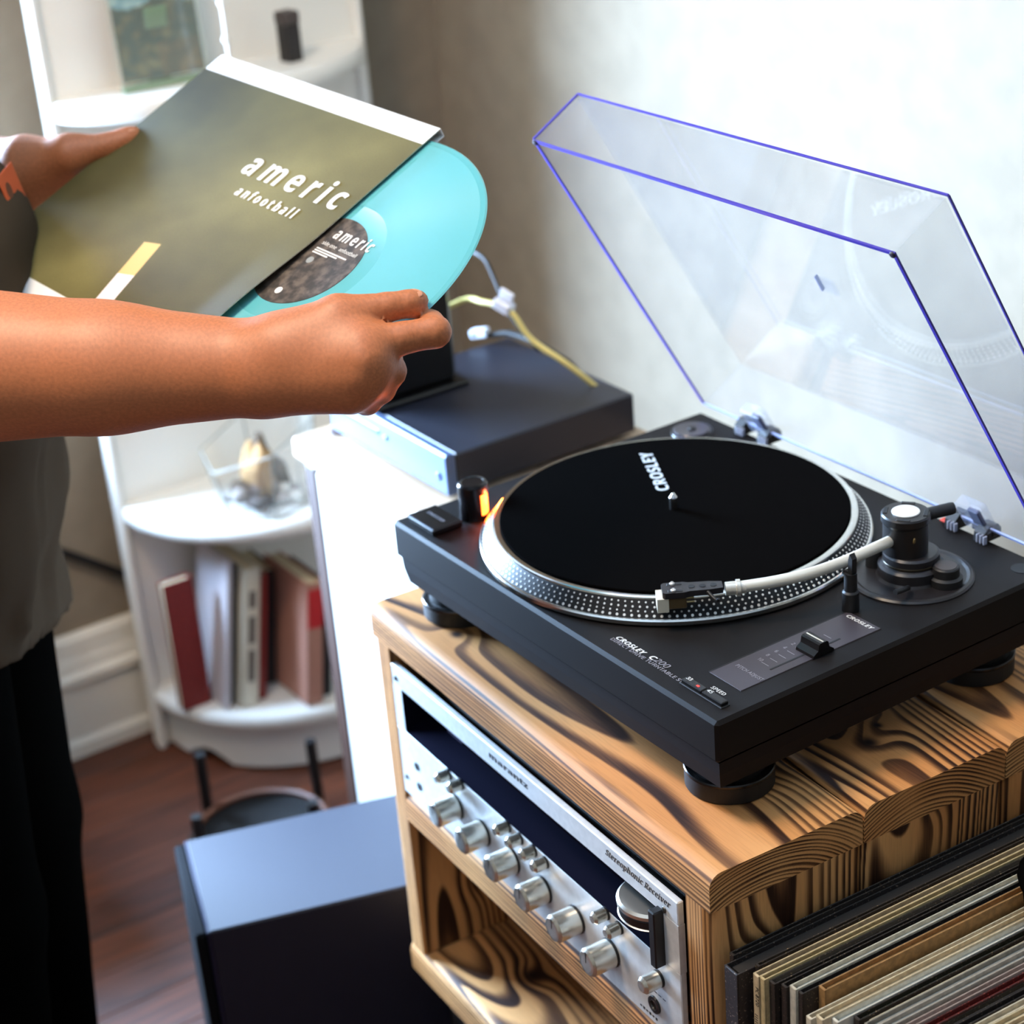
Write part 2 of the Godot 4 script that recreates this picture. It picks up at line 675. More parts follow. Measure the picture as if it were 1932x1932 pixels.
# ---------------------------------------------------------------- white cabinet left of the console, with the disc player
func build_cabinet() -> void:
	var t := thing("low_cabinet", "white fronted cabinet with pale wooden top beside the pine console", "cabinet", Vector3(-0.46, FLOOR, -0.0875))
	var birch := MN("birch_top", C8(176, 146, 116), C8(192, 162, 132), 0.01, 3.0, 0.5)
	birch.uv1_scale = Vector3(1.5, 8, 8)
	var H := -0.09 - FLOOR
	part(t, "top_board", box(Vector3(0.385, 0.026, 0.295), 0.004, Vector3(0, H - 0.013, 0)), birch)
	part(t, "door", box(Vector3(0.335, H - 0.07, 0.02), 0.002, Vector3(0.018, (H - 0.03) / 2 + 0.02, 0.1335)), M("cabinet_white", C8(206, 204, 198), 0.5))
	part(t, "side_panel", box(Vector3(0.026, H - 0.028, 0.285), 0.003, Vector3(-0.166, (H - 0.028) / 2, 0.0)), M("walnut_edge", C8(52, 25, 9), 0.6)).set_meta("label", "brown wooden side panel")
	part(t, "side_panel", box(Vector3(0.02, H - 0.028, 0.265), 0.002, Vector3(0.178, (H - 0.028) / 2, -0.01)), M("walnut_edge", C8(52, 25, 9), 0.6))
	part(t, "body", box(Vector3(0.32, H - 0.06, 0.25), 0.001, Vector3(0.006, (H - 0.028) / 2, -0.01)), M("cabinet_white", C8(206, 204, 198), 0.5))
	part(t, "plug", lathe([Vector2(0, 0), Vector2(0.011, 0), Vector2(0.009, 0.0015), Vector2(0, 0.0015)], 20), M("dark_plug", C8(88, 70, 66), 0.5), Vector3(-0.165, H, 0.1025))
	# disc player
	var p := thing("disc_player", "slim silver-fronted disc player on the white cabinet", "disc player", Vector3(-0.505, -0.09, -0.095))
	part(p, "case", box(Vector3(0.236, 0.043, 0.225), 0.002, Vector3(0, 0.0275, -0.008)), MN("case_black", C8(26, 27, 36), C8(38, 39, 50), 0.2, 20.0, 0.4))
	var fp := part(p, "front_panel", box(Vector3(0.240, 0.045, 0.012), 0.002, Vector3(0, 0.0285, 0.111)), M("brushed_silver", C8(84, 100, 132), 0.4, 0.3))
	part(fp, "disc_tray", box(Vector3(0.092, 0.005, 0.002), 0.0008, Vector3(-0.058, 0.036, 0.1172)), M("tray_dark", C8(28, 66, 104), 0.3))
	part(fp, "button", cyl(0.003, 0.003), M("button_grey", C8(120, 130, 150), 0.4, 0.6), Vector3(0.002, 0.034, 0.116), Vector3(PI / 2, 0, 0))
	part(fp, "button", cyl(0.0045, 0.003), M("button_blue", C8(96, 108, 160), 0.4, 0.4), Vector3(0.103, 0.024, 0.116), Vector3(PI / 2, 0, 0))
	for sx in [-1.0, 1.0]:
		for sz in [-1.0, 1.0]:
			part(p, "foot", cyl(0.012, 0.007), M("rubber", C8(24, 26, 30), 0.8), Vector3(sx * 0.095, 0, sz * 0.085))
	# router standing on the player
	var r := thing("router_box", "upright black router box standing on the disc player", "router", Vector3(-0.565, -0.041, -0.045))
	part(r, "body", box(Vector3(0.042, 0.205, 0.105), 0.006, Vector3(0, 0.107, 0)), M("gloss_black", C8(10, 10, 11), 0.3))
	part(r, "base", box(Vector3(0.066, 0.006, 0.118), 0.002, Vector3(0, 0.003, 0)), M("gloss_black", C8(10, 10, 11), 0.3))
	part(r, "light", box(Vector3(0.001, 0.003, 0.003), 0.0, Vector3(0.0212, 0.15, 0.03)), M("tiny_white", C8(220, 230, 240), 0.3))

# ---------------------------------------------------------------- burnt pine console
func console_xf(v: Vector3) -> Vector3:
	return Vector3(0.0058, -0.09, 0.207) + Basis(Vector3.UP, TH) * v

func build_console() -> void:
	wood_sets = [
		make_wood(11, -0.100, 0.025, [[0.10, 0.035, 0.006], [0.16, -0.02, 0.004], [0.44, -0.04, 0.007]]),
		make_wood(23, -0.090, 0.015, [[0.47, 0.01, 0.008], [0.455, -0.012, 0.004], [0.2, 0.03, 0.005]]),
		make_wood(37, -0.075, 0.040, [[0.30, 0.0, 0.007], [0.12, 0.0, 0.012]]),
	]
	var t := thing("pine_console", "rough console of scorched pine planks carrying the turntable and receiver", "console", console_xf(Vector3.ZERO), TH)
	for i in 3:
		var zc := -0.0705 - 0.1422 * i
		part(t, "top_plank", plank(0.521 - 0.002 * i, 0.032, 0.141, i, 0.03 * i), null, Vector3(0.001 * i, -0.032, zc))
		part(t, "side_plank", plank(0.349, 0.030, 0.141, (i + 2) % 3, 0.1), null, Vector3(-0.2305, -0.2065, zc), Vector3(0, 0, PI / 2))
		part(t, "side_plank", plank(0.349, 0.030, 0.141, (i + 1) % 3, 0.25), null, Vector3(0.2605 - 0.030, -0.2065, zc), Vector3(0, 0, -PI / 2))
		part(t, "shelf_plank", plank(0.461, 0.032, 0.141, (i + 1) % 3, 0.05), null, Vector3(0, -0.220, zc))
		part(t, "bottom_plank", plank(0.90, 0.032, 0.141, (i + 2) % 3, 0.0), null, Vector3(0.19, -0.4135, zc))
		part(t, "end_plank", plank(0.30, 0.028, 0.141, i, 0.3), null, Vector3(0.61, -0.2315, zc), Vector3(0, 0, -PI / 2))
	part(t, "screw_hole", lathe([Vector2(0, 0), Vector2(0.0032, 0), Vector2(0.0026, 0.0006), Vector2(0, 0.0006)], 16), M("hole_black", C8(12, 9, 8), 0.9), Vector3(-0.236, -0.0002, -0.052))
	# low black stand it rests on
	var b := thing("black_stand", "low black stand under the pine console", "stand", console_xf(Vector3(0.19, FLOOR + 0.09, -0.21)), TH)
	var hh := -0.5035 - FLOOR
	part(b, "body", box(Vector3(0.84, hh - 0.02, 0.38), 0.004, Vector3(0, (hh - 0.02) / 2, 0)), M("stand_black", C8(16, 15, 15), 0.6))
	part(b, "top_board", box(Vector3(0.86, 0.02, 0.40), 0.003, Vector3(0, hh - 0.01, 0)), M("stand_black", C8(16, 15, 15), 0.6))

# ---------------------------------------------------------------- receiver
func build_receiver() -> void:
	var t := thing("stereo_receiver", "silver-faced vintage stereo receiver inside the pine console", "receiver", console_xf(Vector3(0, -0.188, 0)), TH)
	var oy := 0.188
	var alu := MN("face_aluminium", C8(214, 215, 214), C8(222, 223, 222), 0.03, 6.0, 0.36)
	alu.metallic = 0.2
	var knobm := M("knob_aluminium", C8(214, 208, 194), 0.26, 0.9)
	var blk := M("receiver_black", C8(14, 13, 14), 0.4)
	var ink := M("black_ink", C8(26, 26, 30), 0.6)
	part(t, "case", box(Vector3(0.430, 0.110, 0.30), 0.002, Vector3(-0.006, 0.066, -0.176)), M("case_dark", C8(30, 26, 22), 0.6))
	# face built round the dial window
	var f := Node3D.new()
	f.name = "face_plate"
	t.add_child(f)
	var x0 := -0.2290
	var x1 := 0.2190
	var y0 := 0.0025
	var y1 := -0.0475 + oy
	var wx0 := -0.213
	var wx1 := 0.192
	var wy0 := -0.1135 + oy
	var wy1 := -0.0685 + oy
	part(f, "upper_face", box(Vector3(x1 - x0, y1 - wy1, 0.006), 0.0008, Vector3((x0 + x1) / 2, (y1 + wy1) / 2, -0.003)), alu)
	part(f, "lower_face", box(Vector3(x1 - x0, wy0 - y0, 0.006), 0.0008, Vector3((x0 + x1) / 2, (wy0 + y0) / 2, -0.003)), alu)
	part(f, "face_end", box(Vector3(wx0 - x0, wy1 - wy0, 0.006), 0.0, Vector3((x0 + wx0) / 2, (wy0 + wy1) / 2, -0.003)), alu)
	part(f, "face_end", box(Vector3(x1 - wx1, wy1 - wy0, 0.006), 0.0, Vector3((x1 + wx1) / 2, (wy0 + wy1) / 2, -0.003)), alu)
	# dial window: sloping black surround, dark glass
	var d := Node3D.new()
	d.name = "dial"
	t.add_child(d)
	var st := S()
	var zb := -0.022
	var sl := 0.013
	quad(st, Vector3(wx0, wy0, 0), Vector3(wx1, wy0, 0), Vector3(wx1 - 0.004, wy0 + sl, zb), Vector3(wx0 + 0.004, wy0 + sl, zb))
	quad(st, Vector3(wx1, wy1, 0), Vector3(wx0, wy1, 0), Vector3(wx0 + 0.004, wy1 - 0.003, zb), Vector3(wx1 - 0.004, wy1 - 0.003, zb))
	quad(st, Vector3(wx0, wy1, 0), Vector3(wx0, wy0, 0), Vector3(wx0 + 0.004, wy0 + sl, zb), Vector3(wx0 + 0.004, wy1 - 0.003, zb))
	quad(st, Vector3(wx1, wy0, 0), Vector3(wx1, wy1, 0), Vector3(wx1 - 0.004, wy1 - 0.003, zb), Vector3(wx1 - 0.004, wy0 + sl, zb))
	part(d, "surround", done(st), M("dial_surround", C8(13, 13, 24), 0.96))
	part(d, "dial_glass", box(Vector3(wx1 - wx0 - 0.07, wy1 - wy0 - 0.012, 0.003), 0.0, Vector3((wx0 + wx1) / 2 - 0.035, (wy0 + wy1) / 2 + 0.005, zb - 0.001)), M("dial_glass", C8(16, 10, 14), 0.08))
	part(d, "wheel_well", box(Vector3(0.07, wy1 - wy0 - 0.012, 0.003), 0.0, Vector3(wx1 - 0.036, (wy0 + wy1) / 2 + 0.005, zb - 0.003)), blk)
	part(d, "meter", box(Vector3(0.026, 0.010, 0.002), 0.0005, Vector3(-0.155, -0.094 + oy, zb + 0.001)), M("meter_window", C8(70, 66, 84), 0.2))
	part(d, "end_fin", box(Vector3(0.008, 0.052, 0.012), 0.001, Vector3(0.196, -0.091 + oy, 0.003)), blk)
	# tuning wheel lying flat in the window
	var wh := Node3D.new()
	wh.name = "tuning_wheel"
	wh.position = Vector3(0.1615, -0.0885 + oy, -0.018)
	t.add_child(wh)
	part(wh, "rim", lathe([Vector2(0, -0.008), Vector2(0.0275, -0.008), Vector2(0.029, -0.0065), Vector2(0.0275, -0.0055), Vector2(0.0275, 0.0015), Vector2(0.0295, 0.003), Vector2(0.0295, 0.006), Vector2(0.0275, 0.008), Vector2(0, 0.0085)], 64), M("wheel_metal", C8(200, 194, 182), 0.3, 0.9))
	part(wh, "grip", lathe([Vector2(0.0278, -0.0055), Vector2(0.0285, -0.005), Vector2(0.0285, 0.001), Vector2(0.0278, 0.0016)], 64), blk)
	# large knobs
	for k in [[-0.1246, -0.1472], [-0.078, -0.1496], [-0.0286, -0.1503], [0.0219, -0.1511], [0.0719, -0.1515], [0.1224, -0.1531]]:
		knob(t, "control_knob", Vector3(k[0], k[1] + oy, 0), 0.0122, 0.024, knobm, blk)
	for k in [[-0.0321, -0.1179], [-0.0123, -0.1192], [0.0098, -0.119], [0.028, -0.1203], [0.1185, -0.1173], [0.137, -0.1198], [-0.134, -0.1188], [-0.1118, -0.1172]]:
		knob(t, "push_button", Vector3(k[0], k[1] + oy, 0), 0.0055, 0.0135, knobm, blk)
	knob(t, "volume_button", Vector3(0.190, -0.135 + oy, 0), 0.0072, 0.017, knobm, blk)
	for hdef in [[-0.1974, -0.1431], [-0.1966, -0.1647]]:
		var s0 := part(t, "socket", lathe([Vector2(0, 0.0002), Vector2(0.0034, 0.0002), Vector2(0.0034, 0.0), Vector2(0.0042, 0.0004)], 24), blk, Vector3(hdef[0], hdef[1] + oy, 0.0002), Vector3(PI / 2, 0, 0))
		s0.set_meta("label", "small black socket")
	var j := part(t, "headphone_jack", lathe([Vector2(0, 0.0005), Vector2(0.0052, 0.0005), Vector2(0.0055, 0.0018), Vector2(0.0075, 0.0016), Vector2(0.0078, 0)], 32), M("jack_black", C8(18, 17, 17), 0.3), Vector3(0.1819, -0.1659 + oy, 0.0), Vector3(PI / 2, 0, 0))
	part(j, "ring", lathe([Vector2(0.0036, 0.0006), Vector2(0.0040, 0.0020), Vector2(0.0052, 0.0020), Vector2(0.0055, 0.0008)], 32), M("jack_ring", C8(90, 86, 82), 0.25, 0.9))
	for s in [[0.2015, -0.0636], [-0.2215, -0.0600], [-0.2215, -0.1665]]:
		part(t, "screw", lathe([Vector2(0, 0.0016), Vector2(0.0012, 0.0015), Vector2(0.0024, 0.0009), Vector2(0.0028, 0)].duplicate(), 18), M("screw_dark", C8(86, 82, 76), 0.4, 0.8), Vector3(s[0], s[1] + oy, 0), Vector3(PI / 2, 0, 0))
	# lettering on the face
	text(t, "marantz", 0.0062, ink, Transform3D(Basis.from_scale(Vector3(1.85, 0.85, 1)), Vector3(-0.0552, -0.0610 + oy, 0.0001)), "Droid Sans", true)
	text(t, "Stereophonic Receiver", 0.0058, ink, Transform3D(Basis(Vector3(1.0, 0, 0), Vector3(0.35, 1, 0), Vector3(0, 0, 1)), Vector3(0.1220, -0.0600 + oy, 0.0001)), "Droid Serif")
	for k in 3:
		part(t, "ink_mark", box(Vector3(0.0035, 0.0008, 0.0002), 0.0, Vector3(0.1835 + 0.006 * k, -0.1525 + oy, 0.0002)), ink)
	for k in 6:
		part(t, "ink_mark", box(Vector3(0.0022, 0.0024 if k % 2 else 0.0014, 0.0002), 0.0, Vector3(0.1620 + 0.0042 * k, -0.1795 + oy, 0.0002)), ink)

func knob(t: Node3D, called: String, at: Vector3, r: float, l: float, m: Material, blk: Material) -> void:
	var k := Node3D.new()
	k.name = called
	k.position = at
	k.rotation.x = PI / 2
	t.add_child(k, true)
	part(k, "collar", lathe([Vector2(0, 0), Vector2(r * 1.03, 0), Vector2(r * 1.03, 0.0016), Vector2(r * 0.9, 0.0018)], 40), blk)
	part(k, "cap", lathe([Vector2(r * 0.96, 0.0018), Vector2(r, 0.0024), Vector2(r, l - 0.0022), Vector2(r - 0.0022, l), Vector2(r * 0.6, l + 0.0003), Vector2(0, l + 0.0004)], 48), m)
	if r > 0.01:
		part(k, "pointer", box(Vector3(0.0008, 0.0004, r * 0.8), 0.0, Vector3(0, l + 0.0003, -r * 0.5)), blk)

# ---------------------------------------------------------------- turntable
func build_turntable() -> void:
	var OY := 0.09
	var t := thing("turntable", "black direct-drive turntable with raised clear lid on the pine console", "turntable", Vector3(0, -OY, 0))
	var blk := MN("plinth_black", C8(17, 15, 14), C8(29, 25, 24), 0.5, 30.0, 0.55)
	blk.metallic_specular = 0.28
	var dark := M("matt_black", C8(18, 17, 18), 0.5)
	var rub := M("foot_rubber", C8(14, 13, 13), 0.6)
	var silver := M("polished_silver", C8(222, 220, 214), 0.18, 1.0)
	var ink := M("white_print", C8(216, 214, 210), 0.6)
	var greyink := M("grey_print", C8(140, 136, 142), 0.6)
	var y := func(v: Vector3) -> Vector3: return v + Vector3(0, OY, 0)
	var pl := part(t, "plinth", box(Vector3(0.450, 0.0355, 0.352), 0.0028, Vector3(0, OY - 0.01775, 0)), blk)
	# lower body, tapering inwards
	var st := S()
	var q := []
	for lv in [[0.219, 0.2235, 0.1735, -0.0355], [0.2175, 0.2232, 0.1732, -0.046], [0.213, 0.2215, 0.1715, -0.0585]]:
		q.append([Vector3(-lv[0], OY + lv[3], lv[2]), Vector3(lv[1], OY + lv[3], lv[2]), Vector3(lv[1], OY + lv[3], -lv[2]), Vector3(-lv[0], OY + lv[3], -lv[2])])
	for l in 2:
		for k in 4:
			quad(st, q[l + 1][k], q[l + 1][(k + 1) % 4], q[l][(k + 1) % 4], q[l][k])
	quad(st, q[2][3], q[2][2], q[2][1], q[2][0])
	part(t, "lower_body", done(st), M("lower_body", C8(18, 16, 19), 0.55, 0.0, 0.3))
	for f in [[0.181, 0.130], [-0.186, 0.136], [0.181, -0.128], [-0.186, -0.128]]:
		var ft := part(t, "foot", lathe([Vector2(0, 0), Vector2(0.033, 0), Vector2(0.0345, 0.0015), Vector2(0.0345, 0.0145), Vector2(0.030, 0.0165), Vector2(0.028, 0.017), Vector2(0.028, OY - 0.0585), Vector2(0, OY - 0.0585)], 48), rub, Vector3(f[0], 0, f[1]))
		part(ft, "ring", lathe([Vector2(0.0345, 0.0142), Vector2(0.0350, 0.0150), Vector2(0.0350, 0.0166), Vector2(0.0343, 0.0176), Vector2(0.031, 0.0178), Vector2(0.030, 0.0165)], 56), M("foot_ring", C8(58, 56, 55), 0.22, 0.8))
	# platter with strobe dots
	var px := -0.036
	var pz := 0.0066
	var ptr := part(t, "platter", lathe([Vector2(0, 0.001), Vector2(0.166, 0.001), Vector2(0.1672, 0.002), Vector2(0.1672, 0.0052), Vector2(0.1662, 0.0064), Vector2(0.1648, 0.0066)], 160), silver, y.call(Vector3(px, 0, pz)))
	part(ptr, "dotted_band", lathe([Vector2(0.1648, 0.0066), Vector2(0.1552, 0.0188)], 160), M("band_black", C8(12, 13, 16), 0.5, 0.0, 0.35))
	part(ptr, "top_lip", lathe([Vector2(0.1552, 0.0188), Vector2(0.1548, 0.0200), Vector2(0.1535, 0.0207), Vector2(0.1495, 0.0207), Vector2(0.1495, 0.0190), Vector2(0, 0.0190)], 160), silver)
	var dm := MultiMesh.new()
	dm.transform_format = MultiMesh.TRANSFORM_3D
	var dome := CylinderMesh.new()
	dome.top_radius = 0.75
	dome.bottom_radius = 1.0
	dome.height = 0.36
	dome.radial_segments = 10
	dome.rings = 0
	dm.mesh = dome
	var rows := [[0.14, 0.00142, 172], [0.37, 0.00098, 178], [0.60, 0.00112, 172], [0.84, 0.00096, 178]]
	var n := 0
	for r in rows:
		n += r[2]
	dm.instance_count = n
	var i := 0
	var slope := Vector2(0.1552 - 0.1648, 0.0188 - 0.0066)
	for r in rows:
		var rr: float = 0.1648 + slope.x * r[0]
		var hh: float = 0.0066 + slope.y * r[0]
		for k in r[2]:
			var a: float = TAU * (k + 0.5 * float(i % 2 == 0) * 0.0) / r[2]
			var rad := Vector3(cos(a), 0, -sin(a))
			var nrm := (rad * slope.y - Vector3.UP * slope.x).normalized()
			var tang := Vector3.UP.cross(rad)
			dm.set_instance_transform(i, Transform3D(Basis(tang, nrm, tang.cross(nrm)) * Basis.from_scale(Vector3.ONE * r[1]), rad * rr + Vector3.UP * hh))
			i += 1
	var dots := MultiMeshInstance3D.new()
	dots.name = "strobe_dots"
	dots.multimesh = dm
	dots.material_override = M("dot_silver", C8(226, 224, 218), 0.3, 0.55)
	dots.set_meta("kind", "stuff")
	ptr.add_child(dots)
	part(t, "spindle", lathe([Vector2(0, 0), Vector2(0.0036, 0), Vector2(0.0036, 0.010), Vector2(0.0034, 0.013), Vector2(0.0012, 0.0165), Vector2(0, 0.0168)], 24), silver, y.call(Vector3(px, 0.0205, pz)))
	var mat := part(t, "slip_mat", lathe([Vector2(0.004, 0.0), Vector2(0.1488, 0.0), Vector2(0.1490, 0.0008), Vector2(0.1482, 0.0017), Vector2(0.004, 0.0017)], 128), MN("felt_black", C8(7, 6, 6), C8(12, 10, 9), 0.35, 22.0, 1.0, 0.0), y.call(Vector3(px, 0.0208, pz)))
	text(mat, "CROSLEY", 0.0112, ink, flat(Vector3(-0.0290, 0.0018, -0.0240), 2.675, 1.28), "Droid Sans", true)
	# start / stop key
	var sb := part(t, "start_key", box(Vector3(0.044, 0.007, 0.031), 0.0015, y.call(Vector3(-0.192, 0.0035, 0.1515))), M("key_black", C8(20, 19, 20), 0.25))
	part(sb, "key_edge", box(Vector3(0.040, 0.0012, 0.0022), 0.0004, y.call(Vector3(-0.192, 0.0066, 0.1652))), M("key_edge", C8(70, 74, 84), 0.15, 0.7))
	text(sb, "START/STOP", 0.0022, greyink, flat(y.call(Vector3(-0.205, 0.0071, 0.153)), 0.0, 1.0))
	# strobe lamp
	var sl := Node3D.new()
	sl.name = "strobe_lamp"
	sl.position = y.call(Vector3(-0.1815, 0, 0.1160))
	t.add_child(sl)
	var ss := S()
	var a0 := deg_to_rad(-4.0)
	var a1 := deg_to_rad(84.0)
	put_lathe(ss, [Vector2(0.0142, 0.0), Vector2(0.0138, 0.002), Vector2(0.0135, 0.0045)], 40)
	put_lathe(ss, [Vector2(0.0135, 0.0045), Vector2(0.0135, 0.0245)], 40, Vector3.ZERO, Basis.IDENTITY, false, a1, a0 + TAU)
	put_lathe(ss, [Vector2(0.0135, 0.0245), Vector2(0.0135, 0.0315), Vector2(0.0125, 0.0335), Vector2(0.0105, 0.0340), Vector2(0.0095, 0.0333), Vector2(0, 0.0333)], 40)
	part(sl, "housing", done(ss), M("lamp_black", C8(22, 19, 20), 0.2))
	var gl := M("strobe_glow", C8(255, 120, 60), 0.4)
	gl.emission_enabled = true
	gl.emission = Color(1.0, 0.36, 0.12)
	gl.emission_energy_multiplier = 14.0
	var sg := S()
	put_lathe(sg, [Vector2(0.0122, 0.0045), Vector2(0.0122, 0.0245)], 16, Vector3.ZERO, Basis.IDENTITY, true, a0, a1)
	part(sl, "lamp_window", done(sg), gl)
	var ol := OmniLight3D.new()
	ol.name = "strobe_light"
	ol.light_color = Color(1.0, 0.40, 0.14)
	ol.light_energy = 0.012
	ol.light_size = 0.008
	ol.omni_range = 3.0
	ol.omni_attenuation = 2.0
	ol.shadow_enabled = true
	ol.position = Vector3(0.0205 * cos(0.7), 0.015, -0.0205 * sin(0.7))
	sl.add_child(ol)
	# place for the single adaptor
	var ad := part(t, "adaptor_well", lathe([Vector2(0.0, 0.0003), Vector2(0.0185, 0.0003), Vector2(0.0190, 0.0011), Vector2(0.0202, 0.0011), Vector2(0.0206, 0.0)], 48), M("well_black", C8(26, 24, 26), 0.25), y.call(Vector3(-0.1935, 0, -0.139)))
	part(ad, "adaptor", lathe([Vector2(0.0042, 0.0004), Vector2(0.0042, 0.0024), Vector2(0.0168, 0.0030), Vector2(0.0176, 0.0022), Vector2(0.0176, 0.0004)], 48), M("adaptor_grey", C8(62, 58, 64), 0.3, 0.3))
	part(ad, "pin", cyl(0.0038, 0.0042), dark)
	# tonearm base
	var ax := 0.1545
	var az := -0.084
	var ab := part(t, "tonearm_base", lathe([Vector2(0.0505, 0.0), Vector2(0.0505, 0.0012), Vector2(0.049, 0.0026), Vector2(0.0465, 0.0030), Vector2(0.044, 0.0018), Vector2(0.028, 0.0018), Vector2(0.0265, 0.004), Vector2(0.0265, 0.012), Vector2(0.0245, 0.0135), Vector2(0.0225, 0.0145), Vector2(0.0225, 0.022), Vector2(0.0205, 0.0235), Vector2(0, 0.0235)], 72), M("arm_base_black", C8(30, 27, 28), 0.36), y.call(Vector3(ax, 0, az)))
	part(ab, "scale_ring", lathe([Vector2(0.0227, 0.0150), Vector2(0.0230, 0.0155), Vector2(0.0230, 0.0165), Vector2(0.0227, 0.0170)], 48), M("ring_brass", C8(58, 50, 36), 0.3, 0.6))
	var bh := Node3D.new()
	bh.name = "bearing_housing"
	bh.position = y.call(Vector3(0.1515, 0.0235, -0.0805))
	t.add_child(bh)
	part(bh, "housing", lathe([Vector2(0, 0), Vector2(0.0180, 0), Vector2(0.0180, 0.0250), Vector2(0.0188, 0.0262), Vector2(0.0196, 0.0275), Vector2(0.0196, 0.0325), Vector2(0.0186, 0.0338), Vector2(0, 0.0338)], 56), M("housing_black", C8(22, 20, 20), 0.36))
	part(bh, "cap_disc", lathe([Vector2(0.0112, 0.0338), Vector2(0.0112, 0.0345), Vector2(0.0106, 0.0349), Vector2(0, 0.0349)], 48), M("cap_white", C8(224, 222, 214), 0.3, 0.35))
	for k in 4:
		part(bh, "notch", box(Vector3(0.0110, 0.0008, 0.0036), 0.0003, Vector3(0, 0.0340, 0)), M("notch_black", C8(6, 6, 6), 0.6), Vector3(cos(k * PI / 2 + 0.9) * 0.0160, 0, sin(k * PI / 2 + 0.9) * 0.0160), Vector3(0, -(k * PI / 2 + 0.9) + PI / 2, 0))
	part(bh, "screw", lathe([Vector2(0, 0.0010), Vector2(0.0020, 0.0008), Vector2(0.0026, 0.0)], 16), M("brass_screw", C8(172, 140, 88), 0.3, 0.9), Vector3(0.0168, 0.0165, 0.0072), Vector3(0, 0, -PI / 2)).rotation = Vector3(0.0, 0.42, -PI / 2)
	part(bh, "rear_shaft", tube([Vector3(0.006, 0.0285, -0.014), Vector3(0.0135, 0.0295, -0.036), Vector3(0.0145, 0.0297, -0.0385)], [0.0052, 0.0052, 0.0046], 20), dark)
	# tonearm, headshell and cartridge
	var arm := part(t, "tonearm", tube(curve([y.call(Vector3(0.1512, 0.0370, -0.0700)), y.call(Vector3(0.1522, 0.0368, -0.040)), y.call(Vector3(0.1518, 0.0363, -0.008)), y.call(Vector3(0.1465, 0.0352, 0.022)), y.call(Vector3(0.1355, 0.0334, 0.047)), y.call(Vector3(0.1240, 0.0318, 0.0655)), y.call(Vector3(0.1185, 0.0312, 0.0745))], 8), 0.0046, 20), M("arm_white_metal", C8(226, 222, 208), 0.26, 0.35))
	var hd := Vector3(-0.545, -0.01, 0.838).normalized()
	var hb := Basis(Vector3(hd.z, 0, -hd.x).normalized(), Vector3.UP, Vector3(hd.x, 0, hd.z).normalized()).orthonormalized()
	var h0: Vector3 = y.call(Vector3(0.1180, 0.0312, 0.0752))
	var sc := S()
	put_lathe(sc, [Vector2(0, -0.002), Vector2(0.0052, -0.002), Vector2(0.0054, 0.002), Vector2(0.0054, 0.0062), Vector2(0.0068, 0.0066), Vector2(0.0068, 0.0096), Vector2(0.0050, 0.0100), Vector2(0.0048, 0.0140)], 28, h0 + hb * Vector3(0, 0, 0), Basis(hb.x, -hb.z, hb.y))
	part(arm, "locking_collar", done(sc), M("collar_metal", C8(220, 214, 200), 0.24, 0.6))
	var hs := Node3D.new()
	hs.name = "headshell"
	hs.transform = Transform3D(hb, h0)
	t.add_child(hs)
	part(hs, "shell", prism([Vector2(-0.0052, 0.004), Vector2(0.0052, 0.004), Vector2(0.0068, 0.014), Vector2(0.0072, 0.030), Vector2(0.0088, 0.034), Vector2(0.0088, 0.049), Vector2(0.0070, 0.051), Vector2(-0.0070, 0.051), Vector2(-0.0088, 0.049), Vector2(-0.0088, 0.034), Vector2(-0.0072, 0.030), Vector2(-0.0068, 0.014)], 0.0050), M("shell_black", C8(32, 28, 30), 0.35), Vector3(0, 0.0042, 0), Vector3(PI / 2, 0, 0))
	for hz in [0.011, 0.0195, 0.028]:
		part(hs, "hole", lathe([Vector2(0.0026, 0.0), Vector2(0.0026, 0.0003), Vector2(0, 0.0003)], 20), M("notch_black", C8(6, 6, 6), 0.6), Vector3(0, 0.0042, hz))
	for sx in [-1.0, 1.0]:
		part(hs, "slot", box(Vector3(0.0030, 0.0005, 0.0115), 0.0002, Vector3(sx * 0.0055, 0.0043, 0.041)), M("notch_black", C8(6, 6, 6), 0.6))
		var hsx := part(hs, "cartridge_screw", lathe([Vector2(0.0020, 0.0), Vector2(0.0020, 0.0012), Vector2(0.0014, 0.0018), Vector2(0, 0.0019)], 18), M("screw_white", C8(226, 224, 218), 0.3, 0.5), Vector3(sx * 0.0055, 0.0044, 0.0425))
		part(hsx, "driver_slot", box(Vector3(0.0004, 0.0004, 0.0034), 0.0, Vector3(0, 0.0018, 0)), dark)
	part(hs, "finger_lift", tube(curve([Vector3(0.0065, 0.002, 0.016), Vector3(0.012, 0.000, 0.013), Vector3(0.0165, -0.001, 0.010), Vector3(0.019, 0.002, 0.009)], 5), [0.0016, 0.0016, 0.0016, 0.0016, 0.0016, 0.0016, 0.0016, 0.0016, 0.0016, 0.0016, 0.0016, 0.0015, 0.0014, 0.0013, 0.0012, 0.001], 8), dark)
	var cart := part(hs, "cartridge", box(Vector3(0.0150, 0.0095, 0.017), 0.001, Vector3(0, -0.0062, 0.041)), M("cartridge_brown", C8(92, 72, 44), 0.4, 0.3))
	part(cart, "stylus_guard", prism([Vector2(-0.0075, -0.0130), Vector2(0.0075, -0.0130), Vector2(0.0082, -0.0010), Vector2(-0.0082, -0.0010)], 0.009), M("guard_cream", C8(214, 204, 182), 0.4), Vector3(0, 0, 0.0465))
	for k in 4:
		part(cart, "pin", tube([Vector3(-0.0045 + 0.003 * k, -0.0045 - 0.002 * (k % 2), 0.033), Vector3(-0.0045 + 0.003 * k, -0.0045 - 0.002 * (k % 2), 0.0265)], 0.0008, 8), M("pin_gold", C8(196, 176, 126), 0.3, 0.8))
